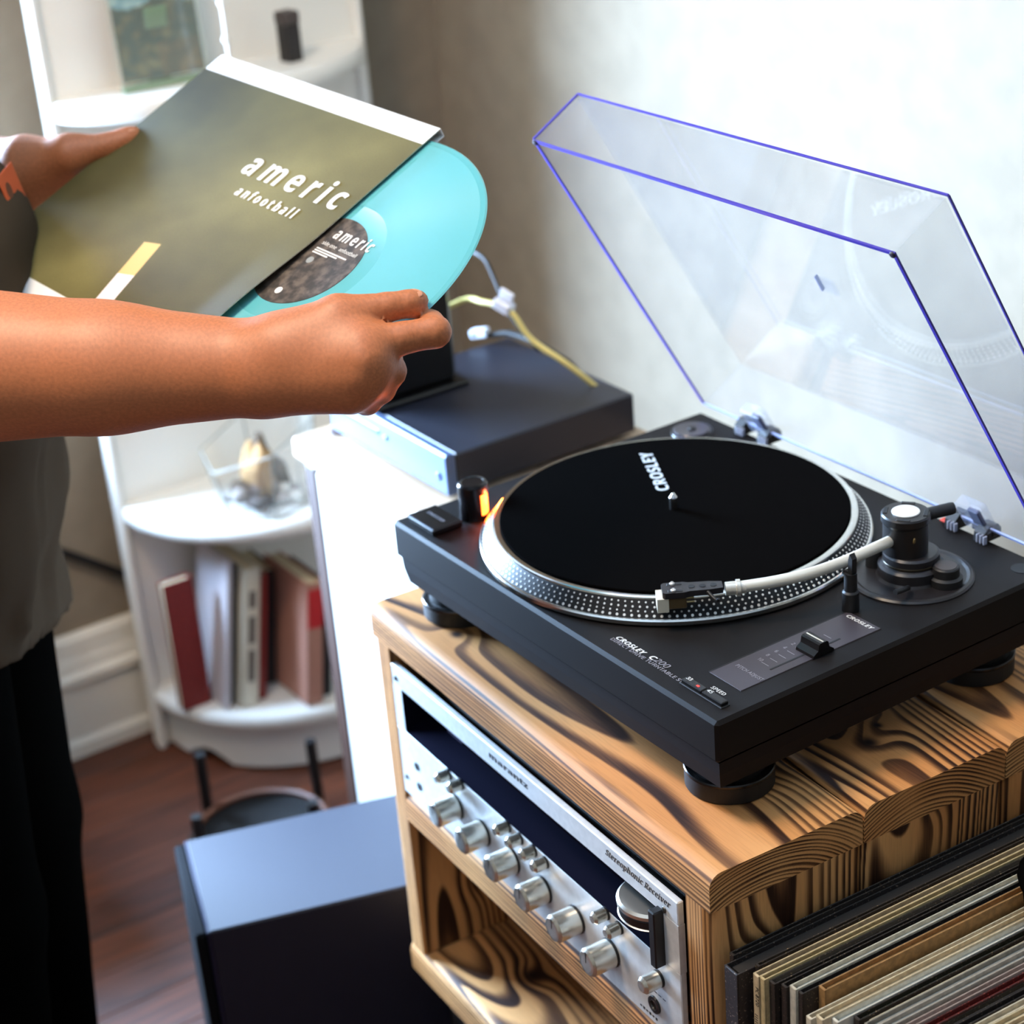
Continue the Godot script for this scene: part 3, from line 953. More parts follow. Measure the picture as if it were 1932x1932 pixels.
	# arm rest
	var ar := part(t, "arm_rest", lathe([Vector2(0, 0), Vector2(0.0068, 0), Vector2(0.0066, 0.016), Vector2(0.0052, 0.0175), Vector2(0.0050, 0.0325), Vector2(0, 0.033)], 28), dark, y.call(Vector3(0.1640, 0, -0.0100)))
	part(ar, "clip", prism([Vector2(-0.006, 0.030), Vector2(0.004, 0.030), Vector2(0.0055, 0.034), Vector2(0.0058, 0.046), Vector2(0.0030, 0.050), Vector2(0.0012, 0.044), Vector2(0.0010, 0.0345), Vector2(-0.0040, 0.0335)], 0.005), dark, Vector3(-0.0015, 0, -0.0025))
	# cue lift and anti-skate dial
	part(t, "cue_lift", lathe([Vector2(0, 0), Vector2(0.0075, 0), Vector2(0.0070, 0.017), Vector2(0.0055, 0.019), Vector2(0, 0.019)], 28), dark, y.call(Vector3(0.1240, 0.001, -0.0735)))
	part(t, "cue_lever", tube(curve([y.call(Vector3(0.176, 0.006, -0.060)), y.call(Vector3(0.181, 0.010, -0.050)), y.call(Vector3(0.184, 0.013, -0.038))], 5), 0.0022, 10), dark)
	var ak := part(t, "anti_skate_dial", lathe([Vector2(0, 0), Vector2(0.0135, 0), Vector2(0.0135, 0.007), Vector2(0.0110, 0.0085), Vector2(0.0108, 0.0155), Vector2(0.0098, 0.0165), Vector2(0, 0.0165)], 44), dark, y.call(Vector3(0.1840, 0.001, -0.0930)))
	part(ak, "dial_top", lathe([Vector2(0.0088, 0.0165), Vector2(0.0086, 0.0169), Vector2(0, 0.0169)], 40), M("dial_grey", C8(62, 55, 54), 0.5))
	part(t, "socket_hole", lathe([Vector2(0.0085, 0.0), Vector2(0.0085, 0.0004), Vector2(0, 0.0004)], 32), M("notch_black", C8(6, 6, 6), 0.6), y.call(Vector3(0.2045, 0, -0.1570)))
	# pitch slider
	var pp := part(t, "pitch_panel", box(Vector3(0.0365, 0.0008, 0.140), 0.0003, y.call(Vector3(0.1838, 0.0002, 0.0640))), M("panel_grey", C8(60, 54, 60), 0.42))
	part(pp, "panel_groove", box(Vector3(0.0009, 0.0010, 0.140), 0.0, y.call(Vector3(0.1654, 0.0003, 0.0640))), M("notch_black", C8(6, 6, 6), 0.6))
	part(pp, "slider_slot", box(Vector3(0.0016, 0.0010, 0.070), 0.0, y.call(Vector3(0.1932, 0.0003, 0.0630))), M("notch_black", C8(6, 6, 6), 0.6))
	for k in 6:
		part(pp, "tick", box(Vector3(0.008, 0.0010, 0.0005), 0.0, y.call(Vector3(0.1845, 0.0003, 0.0955 - 0.0085 * k + (0.0 if k < 5 else -0.020)))), greyink)
	text(pp, "PITCH ADJUST", 0.0026, greyink, flat(y.call(Vector3(0.1712, 0.0007, 0.1150)), 0.0, 1.0))
	text(pp, "CROSLEY", 0.0036, ink, flat(y.call(Vector3(0.1690, 0.0007, 0.0022)), 0.0, 1.35, 0.25), "Droid Sans", true)
	for k in 5:
		text(pp, ["10", "8", "6", "4", "2"][k], 0.0022, greyink, flat(y.call(Vector3(0.1745, 0.0007, 0.0965 - 0.0085 * k))))
	var sk := part(t, "pitch_slider", prism([Vector2(-0.0105, 0.0), Vector2(0.0105, 0.0), Vector2(0.0100, 0.0022), Vector2(0.0056, 0.0050), Vector2(0.0046, 0.0098), Vector2(0.0030, 0.0108), Vector2(-0.0030, 0.0108), Vector2(-0.0046, 0.0098), Vector2(-0.0056, 0.0050), Vector2(-0.0100, 0.0022)], 0.020), M("slider_black", C8(20, 18, 18), 0.2), y.call(Vector3(0.1832, 0.0006, 0.0535)), Vector3(0, PI / 2, 0))
	part(sk, "index_line", box(Vector3(0.0012, 0.0004, 0.0185), 0.0, Vector3(0, 0.0109, 0.010)), M("line_cream", C8(206, 204, 190), 0.4))
	# speed keys
	part(t, "speed_frame", box(Vector3(0.0490, 0.0012, 0.0085), 0.0004, y.call(Vector3(0.1876, 0.0004, 0.1565))), M("notch_black", C8(6, 6, 6), 0.6))
	for k in 2:
		var key := part(t, "speed_key", box(Vector3(0.0228, 0.0034, 0.0070), 0.0006, y.call(Vector3(0.1756 + 0.0238 * k, 0.0022, 0.1562))), M("key_black", C8(20, 19, 20), 0.25))
		text(key, ["33", "45"][k], 0.0024, ink, flat(y.call(Vector3(0.1656 + 0.0240 * k, 0.0040, 0.1575)), 0.0, 1.1))
	text(pl, "SPEED", 0.0026, ink, flat(y.call(Vector3(0.1830, 0.0001, 0.1485)), 0.0, 1.15))
	var led := M("led_red", C8(255, 70, 60), 0.4)
	led.emission_enabled = true
	led.emission = Color(1.0, 0.12, 0.08)
	led.emission_energy_multiplier = 1.4
	part(t, "speed_light", box(Vector3(0.0026, 0.0004, 0.0016), 0.0, y.call(Vector3(0.1805, 0.0040, 0.1566))), led)
	text(pl, "CROSLEY", 0.0046, ink, flat(y.call(Vector3(0.0756, 0.0001, 0.1568)), 0.0, 1.28, 0.25), "Droid Sans", true)
	text(pl, "C", 0.0052, ink, flat(y.call(Vector3(0.1165, 0.0001, 0.1565)), 0.0, 1.4, 0.2), "Droid Sans", true)
	text(pl, "200", 0.0054, greyink, flat(y.call(Vector3(0.1228, 0.0001, 0.1562)), 0.0, 1.3, 0.25))
	text(pl, "DIRECT DRIVE TURNTABLE SYSTEM", 0.0021, greyink, flat(y.call(Vector3(0.0750, 0.0001, 0.1605)), 0.0, 1.42))
	# hinges
	var clear := glass("clear_plastic", Color(0.90, 0.92, 1.0), 0.08)
	for hx in [-0.130, 0.1435]:
		var hg := Node3D.new()
		hg.name = "hinge"
		hg.position = y.call(Vector3(hx, 0, -0.1765))
		t.add_child(hg, true)
		for sx in [-1.0, 1.0]:
			part(hg, "clip", prism([Vector2(-0.010, 0.0), Vector2(0.011, 0.0), Vector2(0.010, 0.008), Vector2(0.004, 0.0135), Vector2(-0.006, 0.0135), Vector2(-0.010, 0.009)], 0.011), dark, Vector3(sx * 0.0165 - 0.0055, 0.0002, 0), Vector3(0, PI / 2, 0)).rotation = Vector3(0, -PI / 2, 0)
			for k in 3:
				part(hg, "clip_rib", box(Vector3(0.0016, 0.0075, 0.004), 0.0004, Vector3(sx * 0.0165 - 0.0105 + 0.0038 * k, 0.0048, 0.0115)), M("rib_grey", C8(150, 150, 160), 0.4))
		part(hg, "yoke", box(Vector3(0.024, 0.008, 0.010), 0.001, Vector3(0, 0.007, -0.004)), dark)
		var tilt := Basis(Vector3(1, 0, 0), 0.53)
		var cb := S()
		put_box(cb, tilt * Vector3(0, 0.0245, -0.004), Vector3(0.027, 0.030, 0.012), 0.0015, tilt)
		part(hg, "clear_socket", done(cb), clear)
		var ib := S()
		put_box(ib, tilt * Vector3(0, 0.021, -0.004), Vector3(0.012, 0.018, 0.004), 0.0006, tilt)
		part(hg, "tongue", done(ib), M("tongue_navy", C8(28, 28, 58), 0.4))
	part(t, "warning_tab", box(Vector3(0.014, 0.002, 0.006), 0.0006, y.call(Vector3(0.108, 0.002, -0.1725))), M("tab_red", C8(206, 62, 40), 0.5))
	# lid
	var lid := Node3D.new()
	lid.name = "dust_cover"
	lid.transform = Transform3D(Basis(Vector3(1, 0, 0), Vector3(0, 0.507, -0.862), Vector3(0, 0.862, 0.507)).orthonormalized(), y.call(Vector3(0, 0.010, -0.176)))
	t.add_child(lid)
	var acr := glass("acrylic", Color(0.84, 0.86, 0.92), 0.035)
	var L := 0.3465
	var D := 0.0575
	part(lid, "top_panel", box(Vector3(0.440, 0.003, L), 0.0, Vector3(0, D - 0.0015, L / 2)), acr)
	part(lid, "front_panel", box(Vector3(0.434, D - 0.003, 0.003), 0.0, Vector3(0, (D - 0.003) / 2, L - 0.0015)), acr)
	part(lid, "back_panel", box(Vector3(0.434, D - 0.003, 0.003), 0.0, Vector3(0, (D - 0.003) / 2, 0.0015)), acr)
	for sx in [-1.0, 1.0]:
		part(lid, "side_panel", box(Vector3(0.003, D - 0.003, L), 0.0, Vector3(sx * 0.2185, (D - 0.003) / 2, L / 2)), acr)
	var vio := M("acrylic_edge", C8(66, 54, 150), 0.3)
	var e := 0.0016
	part(lid, "rim_edge", box(Vector3(0.440, e, 0.003), 0.0, Vector3(0, -e / 2, L - 0.0015)), vio)
	part(lid, "rim_edge", box(Vector3(0.440, e, 0.003), 0.0, Vector3(0, -e / 2, 0.0015)), M("acrylic_edge_pale", C8(150, 158, 196), 0.3))
	for sx in [-1.0, 1.0]:
		part(lid, "rim_edge", box(Vector3(0.003, e, L - 0.006), 0.0, Vector3(sx * 0.2185, -e / 2, L / 2)), vio)
		part(lid, "bumper", lathe([Vector2(0, 0), Vector2(0.0022, 0.0006), Vector2(0.0028, 0.0022), Vector2(0.0016, 0.0034), Vector2(0, 0.0036)], 14), M("bumper_dark", C8(26, 20, 44), 0.5), Vector3(sx * 0.2175, -0.0036, L - 0.002))
	part(lid, "corner_edge", box(Vector3(0.441, e, e), 0.0, Vector3(0, D, L)), vio)
	part(lid, "corner_edge", box(Vector3(e, e, L), 0.0, Vector3(0.2205, D, L / 2)), vio)
	part(lid, "corner_edge", box(Vector3(e, D, e), 0.0, Vector3(-0.2205, D / 2, L)), vio)
	part(lid, "badge", box(Vector3(0.020, 0.0030, 0.017), 0.0006, Vector3(0.002, D + 0.0016, 0.180)), clear)
	part(lid, "badge_edge", box(Vector3(0.0012, 0.0034, 0.017), 0.0, Vector3(-0.0085, D + 0.0017, 0.180)), M("badge_edge", C8(110, 112, 150), 0.3))

# ---------------------------------------------------------------- record sleeves standing in the console
func build_records() -> void:
	# [thickness, cover, top edge of the inner sleeve, z of the spine, lift, label]
	var K := C8(24, 22, 21)
	var K2 := C8(40, 36, 33)
	var Cr := C8(208, 186, 148)
	var Cw := C8(222, 214, 192)
	var Wh := C8(228, 226, 214)
	var Gy := C8(150, 146, 136)
	var Oc := C8(176, 130, 76)
	var Gn := C8(84, 94, 52)
	var Rd := C8(186, 50, 34)
	var Mr := C8(66, 20, 20)
	var jackets := [
		[0.0050, C8(46, 42, 40), K, 0.196, 0.000, "thin dark jacket with a pale worn top corner against the side planks"],
		[0.0150, C8(30, 28, 31), K2, 0.205, -0.004, "thick black double album jacket with a scuffed spine, nearest the side planks"],
		[0.0042, C8(44, 38, 32), Cr, 0.190, 0.000, "thin dark jacket squeezed behind the thick black double album"],
		[0.0062, Cr, K, 0.197, -0.001, "cream jacket lettered PC 8720 and BLOOD on its spine"],
		[0.0056, C8(198, 176, 128), K, 0.196, -0.001, "tan spined jacket right beside the one lettered PC 8720"],
		[0.0060, K2, Cw, 0.192, -0.003, "charcoal jacket with a torn white top corner"],
		[0.0058, K, K2, 0.188, -0.003, "black jacket with faint grey spine lettering"],
		[0.0068, C8(204, 200, 184), Wh, 0.186, -0.001, "grey white jacket with a broad bright top edge"],
		[0.0052, K, K, 0.184, -0.003, "black jacket with white rubbed spine edge"],
		[0.0070, Oc, Oc, 0.170, -0.002, "ochre brown jacket with a rounded worn corner"],
		[0.0056, Cw, Cr, 0.190, -0.012, "cream jacket with PAULY handwritten along its top edge"],
		[0.0072, C8(226, 210, 176), Cr, 0.186, -0.010, "frayed buff jacket with torn top edge"],
		[0.0070, Wh, Wh, 0.178, -0.012, "clean white jacket beside the frayed buff one"],
		[0.0060, K2, Gn, 0.165, -0.012, "dark jacket with olive green top edge"],
		[0.0060, C8(196, 186, 160), Cr, 0.158, -0.014, "worn beige jacket with small chewed corner"],
		[0.0068, Gy, C8(190, 186, 176), 0.168, -0.008, "dull grey jacket in front of the chewed beige one"],
		[0.0068, C8(176, 170, 160), C8(200, 196, 186), 0.164, -0.008, "pale grey jacket in a clear wrapper"],
		[0.0052, C8(170, 150, 144), C8(190, 180, 176), 0.160, -0.010, "pinkish grey jacket with curled edge"],
		[0.0062, Mr, Rd, 0.150, -0.012, "dark maroon jacket with bright red top edge"],
		[0.0056, K, Cr, 0.146, -0.014, "black jacket with split cream corner"],
		[0.0060, K, K, 0.150, -0.013, "plain black jacket after the red edged one"],
		[0.0066, Cw, Cr, 0.150, -0.012, "cream jacket after two black ones"],
		[0.0062, C8(214, 198, 160), Cr, 0.148, -0.012, "straw coloured jacket with brown foxing"],
		[0.0060, Cr, Cw, 0.147, -0.012, "yellowed jacket with thin white top edge"],
		[0.0054, K, Wh, 0.146, -0.013, "black jacket with thin white inner sleeve"],
		[0.0060, K2, K, 0.146, -0.013, "charcoal jacket near the lower right corner of the photo"],
		[0.0060, Wh, K, 0.146, -0.013, "white jacket near the lower right corner of the photo"],
		[0.0064, C8(90, 60, 44), Cr, 0.150, -0.012, "brown jacket at the far right of the row"],
		[0.0060, C8(60, 72, 84), Wh, 0.150, -0.012, "slate blue jacket at the far right of the row"],
		[0.0062, Cw, Cr, 0.150, -0.012, "ivory jacket at the far right of the row"],
	]
	var x := 0.2720
	var y0 := -0.4715
	var S0 := 0.315
	for i in jackets.size():
		var j: Array = jackets[i]
		var th: float = j[0]
		var t := thing("record_jacket", j[5], "record jacket", Vector3(x + th / 2, y0, j[3] + 0.014), TH, "records standing in the console")
		t.rotation.z = -0.004 + 0.003 * sin(i * 1.7)
		var H: float = S0 + j[4]
		var bt := 0.0011
		var st := S()
		put_box(st, Vector3(-th / 2 + bt / 2, H / 2, -S0 / 2), Vector3(bt, H, S0), 0.0003)
		put_box(st, Vector3(th / 2 - bt / 2, H / 2, -S0 / 2), Vector3(bt, H, S0), 0.0003)
		put_box(st, Vector3(0, H / 2, -bt), Vector3(th, H, 2 * bt), 0.0007)
		var c: Color = j[1]
		var wear := MN("jacket_%d" % i, c.darkened(0.12), c.lerp(C8(190, 170, 135), 0.10), 0.05, 5.0, 0.55)
		if c.get_luminance() < 0.25:
			# rubbed edges: pale specks of bare card on the dark print
			if worn == null:
				worn = noise_tex(C8(30, 27, 25), C8(44, 39, 36), 0.14, 3, 77)
				var g := worn.color_ramp
				g.set_offset(0, 0.0)
				g.set_offset(1, 0.76)
				g.add_point(0.82, C8(176, 160, 130))
			wear.albedo_texture = worn
			wear.albedo_color = Color.WHITE.lerp(Color(c.r / c.get_luminance(), c.g / c.get_luminance(), c.b / c.get_luminance()), 0.5)
		part(t, "cover", done(st), wear)
		var ic: Color = j[2]
		part(t, "inner_sleeve", box(Vector3(maxf(th - 2.2 * bt, 0.0012), H - 0.004, S0 - 0.006), 0.0002, Vector3(0, (H - 0.004) / 2, -S0 / 2 - 0.003)), MN("inner_%d" % i, ic, ic.darkened(0.12), 0.08, 8.0, 0.7))
		var ink := M("spine_ink", C8(46, 38, 30), 0.7)
		var down := Basis(Vector3(0, -1, 0), Vector3(1, 0, 0), Vector3(0, 0, 1))
		if i == 3:
			text(t, "PC 8720", 0.0030, ink, Transform3D(down, Vector3(-0.0014, H - 0.010, 0.0001)))
			text(t, "BLOOD", 0.0032, ink, Transform3D(down, Vector3(-0.0014, H - 0.056, 0.0001)))
			for k in 6:
				part(t, "printed_bar", box(Vector3(0.0034, 0.0005, 0.0002), 0.0, Vector3(0.0, H - 0.036 - 0.0022 * k, 0.0002)), ink, Vector3.ZERO)
		elif i == 10:
			text(t, "PAULY", 0.0072, M("marker_ink", C8(24, 18, 14), 0.6), Transform3D(Basis(Vector3(0, 0, -1), Vector3(0, 1, 0), Vector3(1, 0, 0)), Vector3(th / 2, H - 0.014, -0.008)), "Droid Sans", true)
		x += th + 0.0004 + 0.0006 * absf(sin(i * 2.3))
	var pouch := thing("black_pouch", "black cloth pouch lying on the record tops at the right edge of the photo", "pouch", Vector3(0.378, -0.158, -0.030), 0.3)
	part(pouch, "body", blob(Vector3(0.034, 0.022, 0.055), 12, 0.15, 20), M("pouch_black", C8(9, 9, 9), 0.97), Vector3(0, 0.0205, 0))

# ---------------------------------------------------------------- album sleeve and record held by the man
const SL_TL := Vector3(-0.5494, 0.3609, 0.1355)
const SL_E := Vector3(0.99452, -0.05373, -0.08965)
const SL_F := Vector3(-0.0589, 0.42053, -0.90537)
const SL_N := Vector3(0.086, 0.906, 0.415)

func build_sleeve() -> void:
	var ex := SL_E.normalized()
	var fy := (SL_F - ex * SL_F.dot(ex)).normalized()
	var nz := ex.cross(fy).normalized()
	var xf := Transform3D(Basis(ex, fy, nz), SL_TL)
	# the disc
	var rec := thing("vinyl_record", "turquoise vinyl record half drawn out of its sleeve in the man's hand", "record")
	rec.transform = xf * Transform3D(Basis.IDENTITY, Vector3(0.3619, -0.1609, -0.0042))
	var lb := Basis(Vector3(1, 0, 0), Vector3(0, 0, 1), Vector3(0, -1, 0))
	var vin := M("turquoise_vinyl", C8(92, 170, 176), 0.16)
	vin.clearcoat_enabled = true
	vin.clearcoat = 0.6
	vin.clearcoat_roughness = 0.08
	var st := S()
	put_lathe(st, [Vector2(0.050, -0.0009), Vector2(0.150, -0.0009), Vector2(0.1512, 0.0), Vector2(0.150, 0.0010), Vector2(0.1455, 0.0011)], 160, Vector3.ZERO, lb)
	put_lathe(st, [Vector2(0.0665, 0.0008), Vector2(0.0490, 0.0008)], 120, Vector3.ZERO, lb)
	part(rec, "disc", done(st), vin)
	# grooved band: fine grooves run round the disc
	var sg := S()
	for k in 160:
		var t0 := TAU * k / 160.0
		var t1 := TAU * (k + 1) / 160.0
		var d0 := Vector3(cos(t0), sin(t0), 0)
		var d1 := Vector3(cos(t1), sin(t1), 0)
		var h := Vector3(0, 0, 0.0010)
		uvquad(sg, d0 * 0.0665 + h, d0 * 0.1456 + h, d1 * 0.1456 + h, d1 * 0.0665 + h, Vector2(k / 160.0, 0), Vector2(k / 160.0, 1), Vector2((k + 1) / 160.0, 1), Vector2((k + 1) / 160.0, 0))
	var gm := M("grooved_vinyl", C8(92, 170, 176), 0.3)
	gm.anisotropy_enabled = true
	gm.anisotropy = 0.85
	part(rec, "grooves", done(sg), gm)
	var lm := MN("label_print", C8(46, 37, 34), C8(96, 84, 74), 0.012, 14.0, 0.5)
	var sl := S()
	put_lathe(sl, [Vector2(0.0500, 0.0008), Vector2(0.0498, 0.0012), Vector2(0.0036, 0.0012)], 96, Vector3.ZERO, lb)
	var la := part(rec, "label", done(sl), lm)
	var wi := M("white_ink", C8(232, 230, 224), 0.6)
	spaced(text(la, "americ", 0.0105, wi, Transform3D(Basis.from_scale(Vector3(0.84, 1.15, 1)), Vector3(-0.0035, 0.0225, 0.0012)), "Droid Sans", true), 7)
	text(la, "side one   anfootball", 0.0034, wi, Transform3D(Basis.from_scale(Vector3(1.05, 1.1, 1)), Vector3(-0.0065, 0.0165, 0.0012)))
	for k in 3:
		part(la, "printed_line", box(Vector3(0.040 - 0.010 * k, 0.0014, 0.0002), 0.0, Vector3(0.0135 - 0.005 * k, 0.0130 - 0.0024 * k, 0.0013)), wi)
	part(la, "printed_spot", lathe_flat(0.0036), wi, Vector3(0.003, -0.0370, 0.0013))
	# the sleeve
	var s := thing("album_sleeve", "olive green album sleeve with white bands held by the man", "album sleeve")
	s.transform = xf
	var x0 := 0.0150
	var x1 := 0.3500
	var y1 := 0.0005
	var y0 := -0.3100
	var nx := 44
	var ny := 34
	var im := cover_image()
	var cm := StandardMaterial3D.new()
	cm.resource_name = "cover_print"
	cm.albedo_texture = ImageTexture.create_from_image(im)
	cm.roughness = 0.6
	cm.metallic_specular = 0.35
	var top := S()
	top.set_smooth_group(1)
	for i in nx:
		for k in ny:
			var q := []
			var uv := []
			for c in [[0, 0], [1, 0], [1, 1], [0, 1]]:
				var u := float(i + c[0]) / nx
				var v := float(k + c[1]) / ny
				var px := lerpf(x0, x1, u)
				var py := lerpf(y0, y1, v)
				q.append(Vector3(px, py, 0.0006 + bow(u, py)))
				uv.append(Vector2(u, 1.0 - v))
			uvquad(top, q[0], q[1], q[2], q[3], uv[0], uv[1], uv[2], uv[3])
	top.generate_normals()
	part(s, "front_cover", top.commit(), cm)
	var bk := S()
	bk.set_smooth_group(1)
	for i in nx:
		for k in ny:
			var q := []
			for c in [[0, 0], [1, 0], [1, 1], [0, 1]]:
				var u := float(i + c[0]) / nx
				var v := float(k + c[1]) / ny
				var py := lerpf(y0, y1, v)
				q.append(Vector3(lerpf(x0, x1, u), py, -0.0002 + bow(u, py)))
			quad(bk, q[3], q[2], q[1], q[0])
	# cut edge at the mouth and the folded ends
	bk.set_smooth_group(-1)
	for k in ny:
		var pa := lerpf(y0, y1, float(k) / ny)
		var pb := lerpf(y0, y1, float(k + 1) / ny)
		quad(bk, Vector3(x1, pa, -0.0002 + bow(1, pa)), Vector3(x1, pb, -0.0002 + bow(1, pb)), Vector3(x1, pb, 0.0006 + bow(1, pb)), Vector3(x1, pa, 0.0006 + bow(1, pa)))
	part(s, "front_lining", done(bk), M("card_inside", C8(206, 200, 176), 0.7))
	part(s, "back_cover", box(Vector3(x1 - x0, y1 - y0, 0.0009), 0.0002, Vector3((x0 + x1) / 2, (y0 + y1) / 2, -0.0074)), M("sleeve_white", C8(236, 236, 234), 0.45))
	part(s, "spine", box(Vector3(0.0010, y1 - y0, 0.0082), 0.0002, Vector3(x0 - 0.0004, (y0 + y1) / 2, -0.0036)), M("sleeve_olive", C8(86, 80, 44), 0.45))
	part(s, "fold", box(Vector3(x1 - x0, 0.0010, 0.0082), 0.0002, Vector3((x0 + x1) / 2, y1 + 0.0004, -0.0036)), M("sleeve_white", C8(236, 236, 234), 0.45))
	part(s, "fold", box(Vector3(x1 - x0, 0.0010, 0.0082), 0.0002, Vector3((x0 + x1) / 2, y0 - 0.0004, -0.0036)), M("sleeve_white", C8(236, 236, 234), 0.45))
	spaced(text(s, "americ", 0.0262, wi, Transform3D(Basis.from_scale(Vector3(0.92, 1.0, 1)), Vector3(0.1950, -0.1215, 0.0009)), "Droid Sans", true), 9)
	spaced(text(s, "anfootball", 0.0108, wi, Transform3D(Basis.from_scale(Vector3(0.88, 1.0, 1)), Vector3(0.2170, -0.1390, 0.0009)), "Droid Sans", true), 9)

func lathe_flat(r: float) -> ArrayMesh:
	var st := S()
	put_lathe(st, [Vector2(r, 0.0), Vector2(r, 0.0002), Vector2(0, 0.0002)], 24, Vector3.ZERO, Basis(Vector3(1, 0, 0), Vector3(0, 0, 1), Vector3(0, -1, 0)))
	return done(st)

func bow(u: float, py: float) -> float:
	# the mouth of the sleeve is pressed open towards the lower end
	var a := clampf((u - 0.90) / 0.10, 0.0, 1.0)
	var b := smooth01(-0.125, -0.235, py) * (1.0 - 0.6 * smooth01(-0.262, -0.312, py))
	return 0.0050 * a * b

func cover_image() -> Image:
	# plain olive print in blotches, white bands at the top and bottom, one pale bar
	var W := 512
	var H := 512
	var im := Image.create(W, H, false, Image.FORMAT_RGB8)
	var n := FastNoiseLite.new()
	n.seed = 5
	n.frequency = 0.006
	n.fractal_octaves = 4
	var g := FastNoiseLite.new()
	g.seed = 9
	g.frequency = 0.4
	for y in H:
		for x in W:
			var u := float(x) / W
			var v := float(y) / H
			var c: Color
			if v < 0.066 or v > 0.945:
				c = C8(238, 238, 236)
			else:
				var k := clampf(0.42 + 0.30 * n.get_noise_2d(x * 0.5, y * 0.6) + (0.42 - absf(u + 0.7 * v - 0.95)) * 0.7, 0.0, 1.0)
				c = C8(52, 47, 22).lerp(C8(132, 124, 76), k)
				c = c.lerp(C8(52, 48, 28), clampf(0.3 * g.get_noise_2d(x, y), 0.0, 1.0))
				# a slanting pale bar of print
				var p := Vector2(u - 0.56, v - 0.80)
				var along := p.x * 0.25 + p.y * 0.97
				var across := p.x * 0.97 - p.y * 0.25
				if absf(along) < 0.125 and absf(across) < 0.032:
					c = C8(240, 222, 224) if along > 0.0 else C8(226, 186, 120)
			im.set_pixel(x, y, c)
	return im

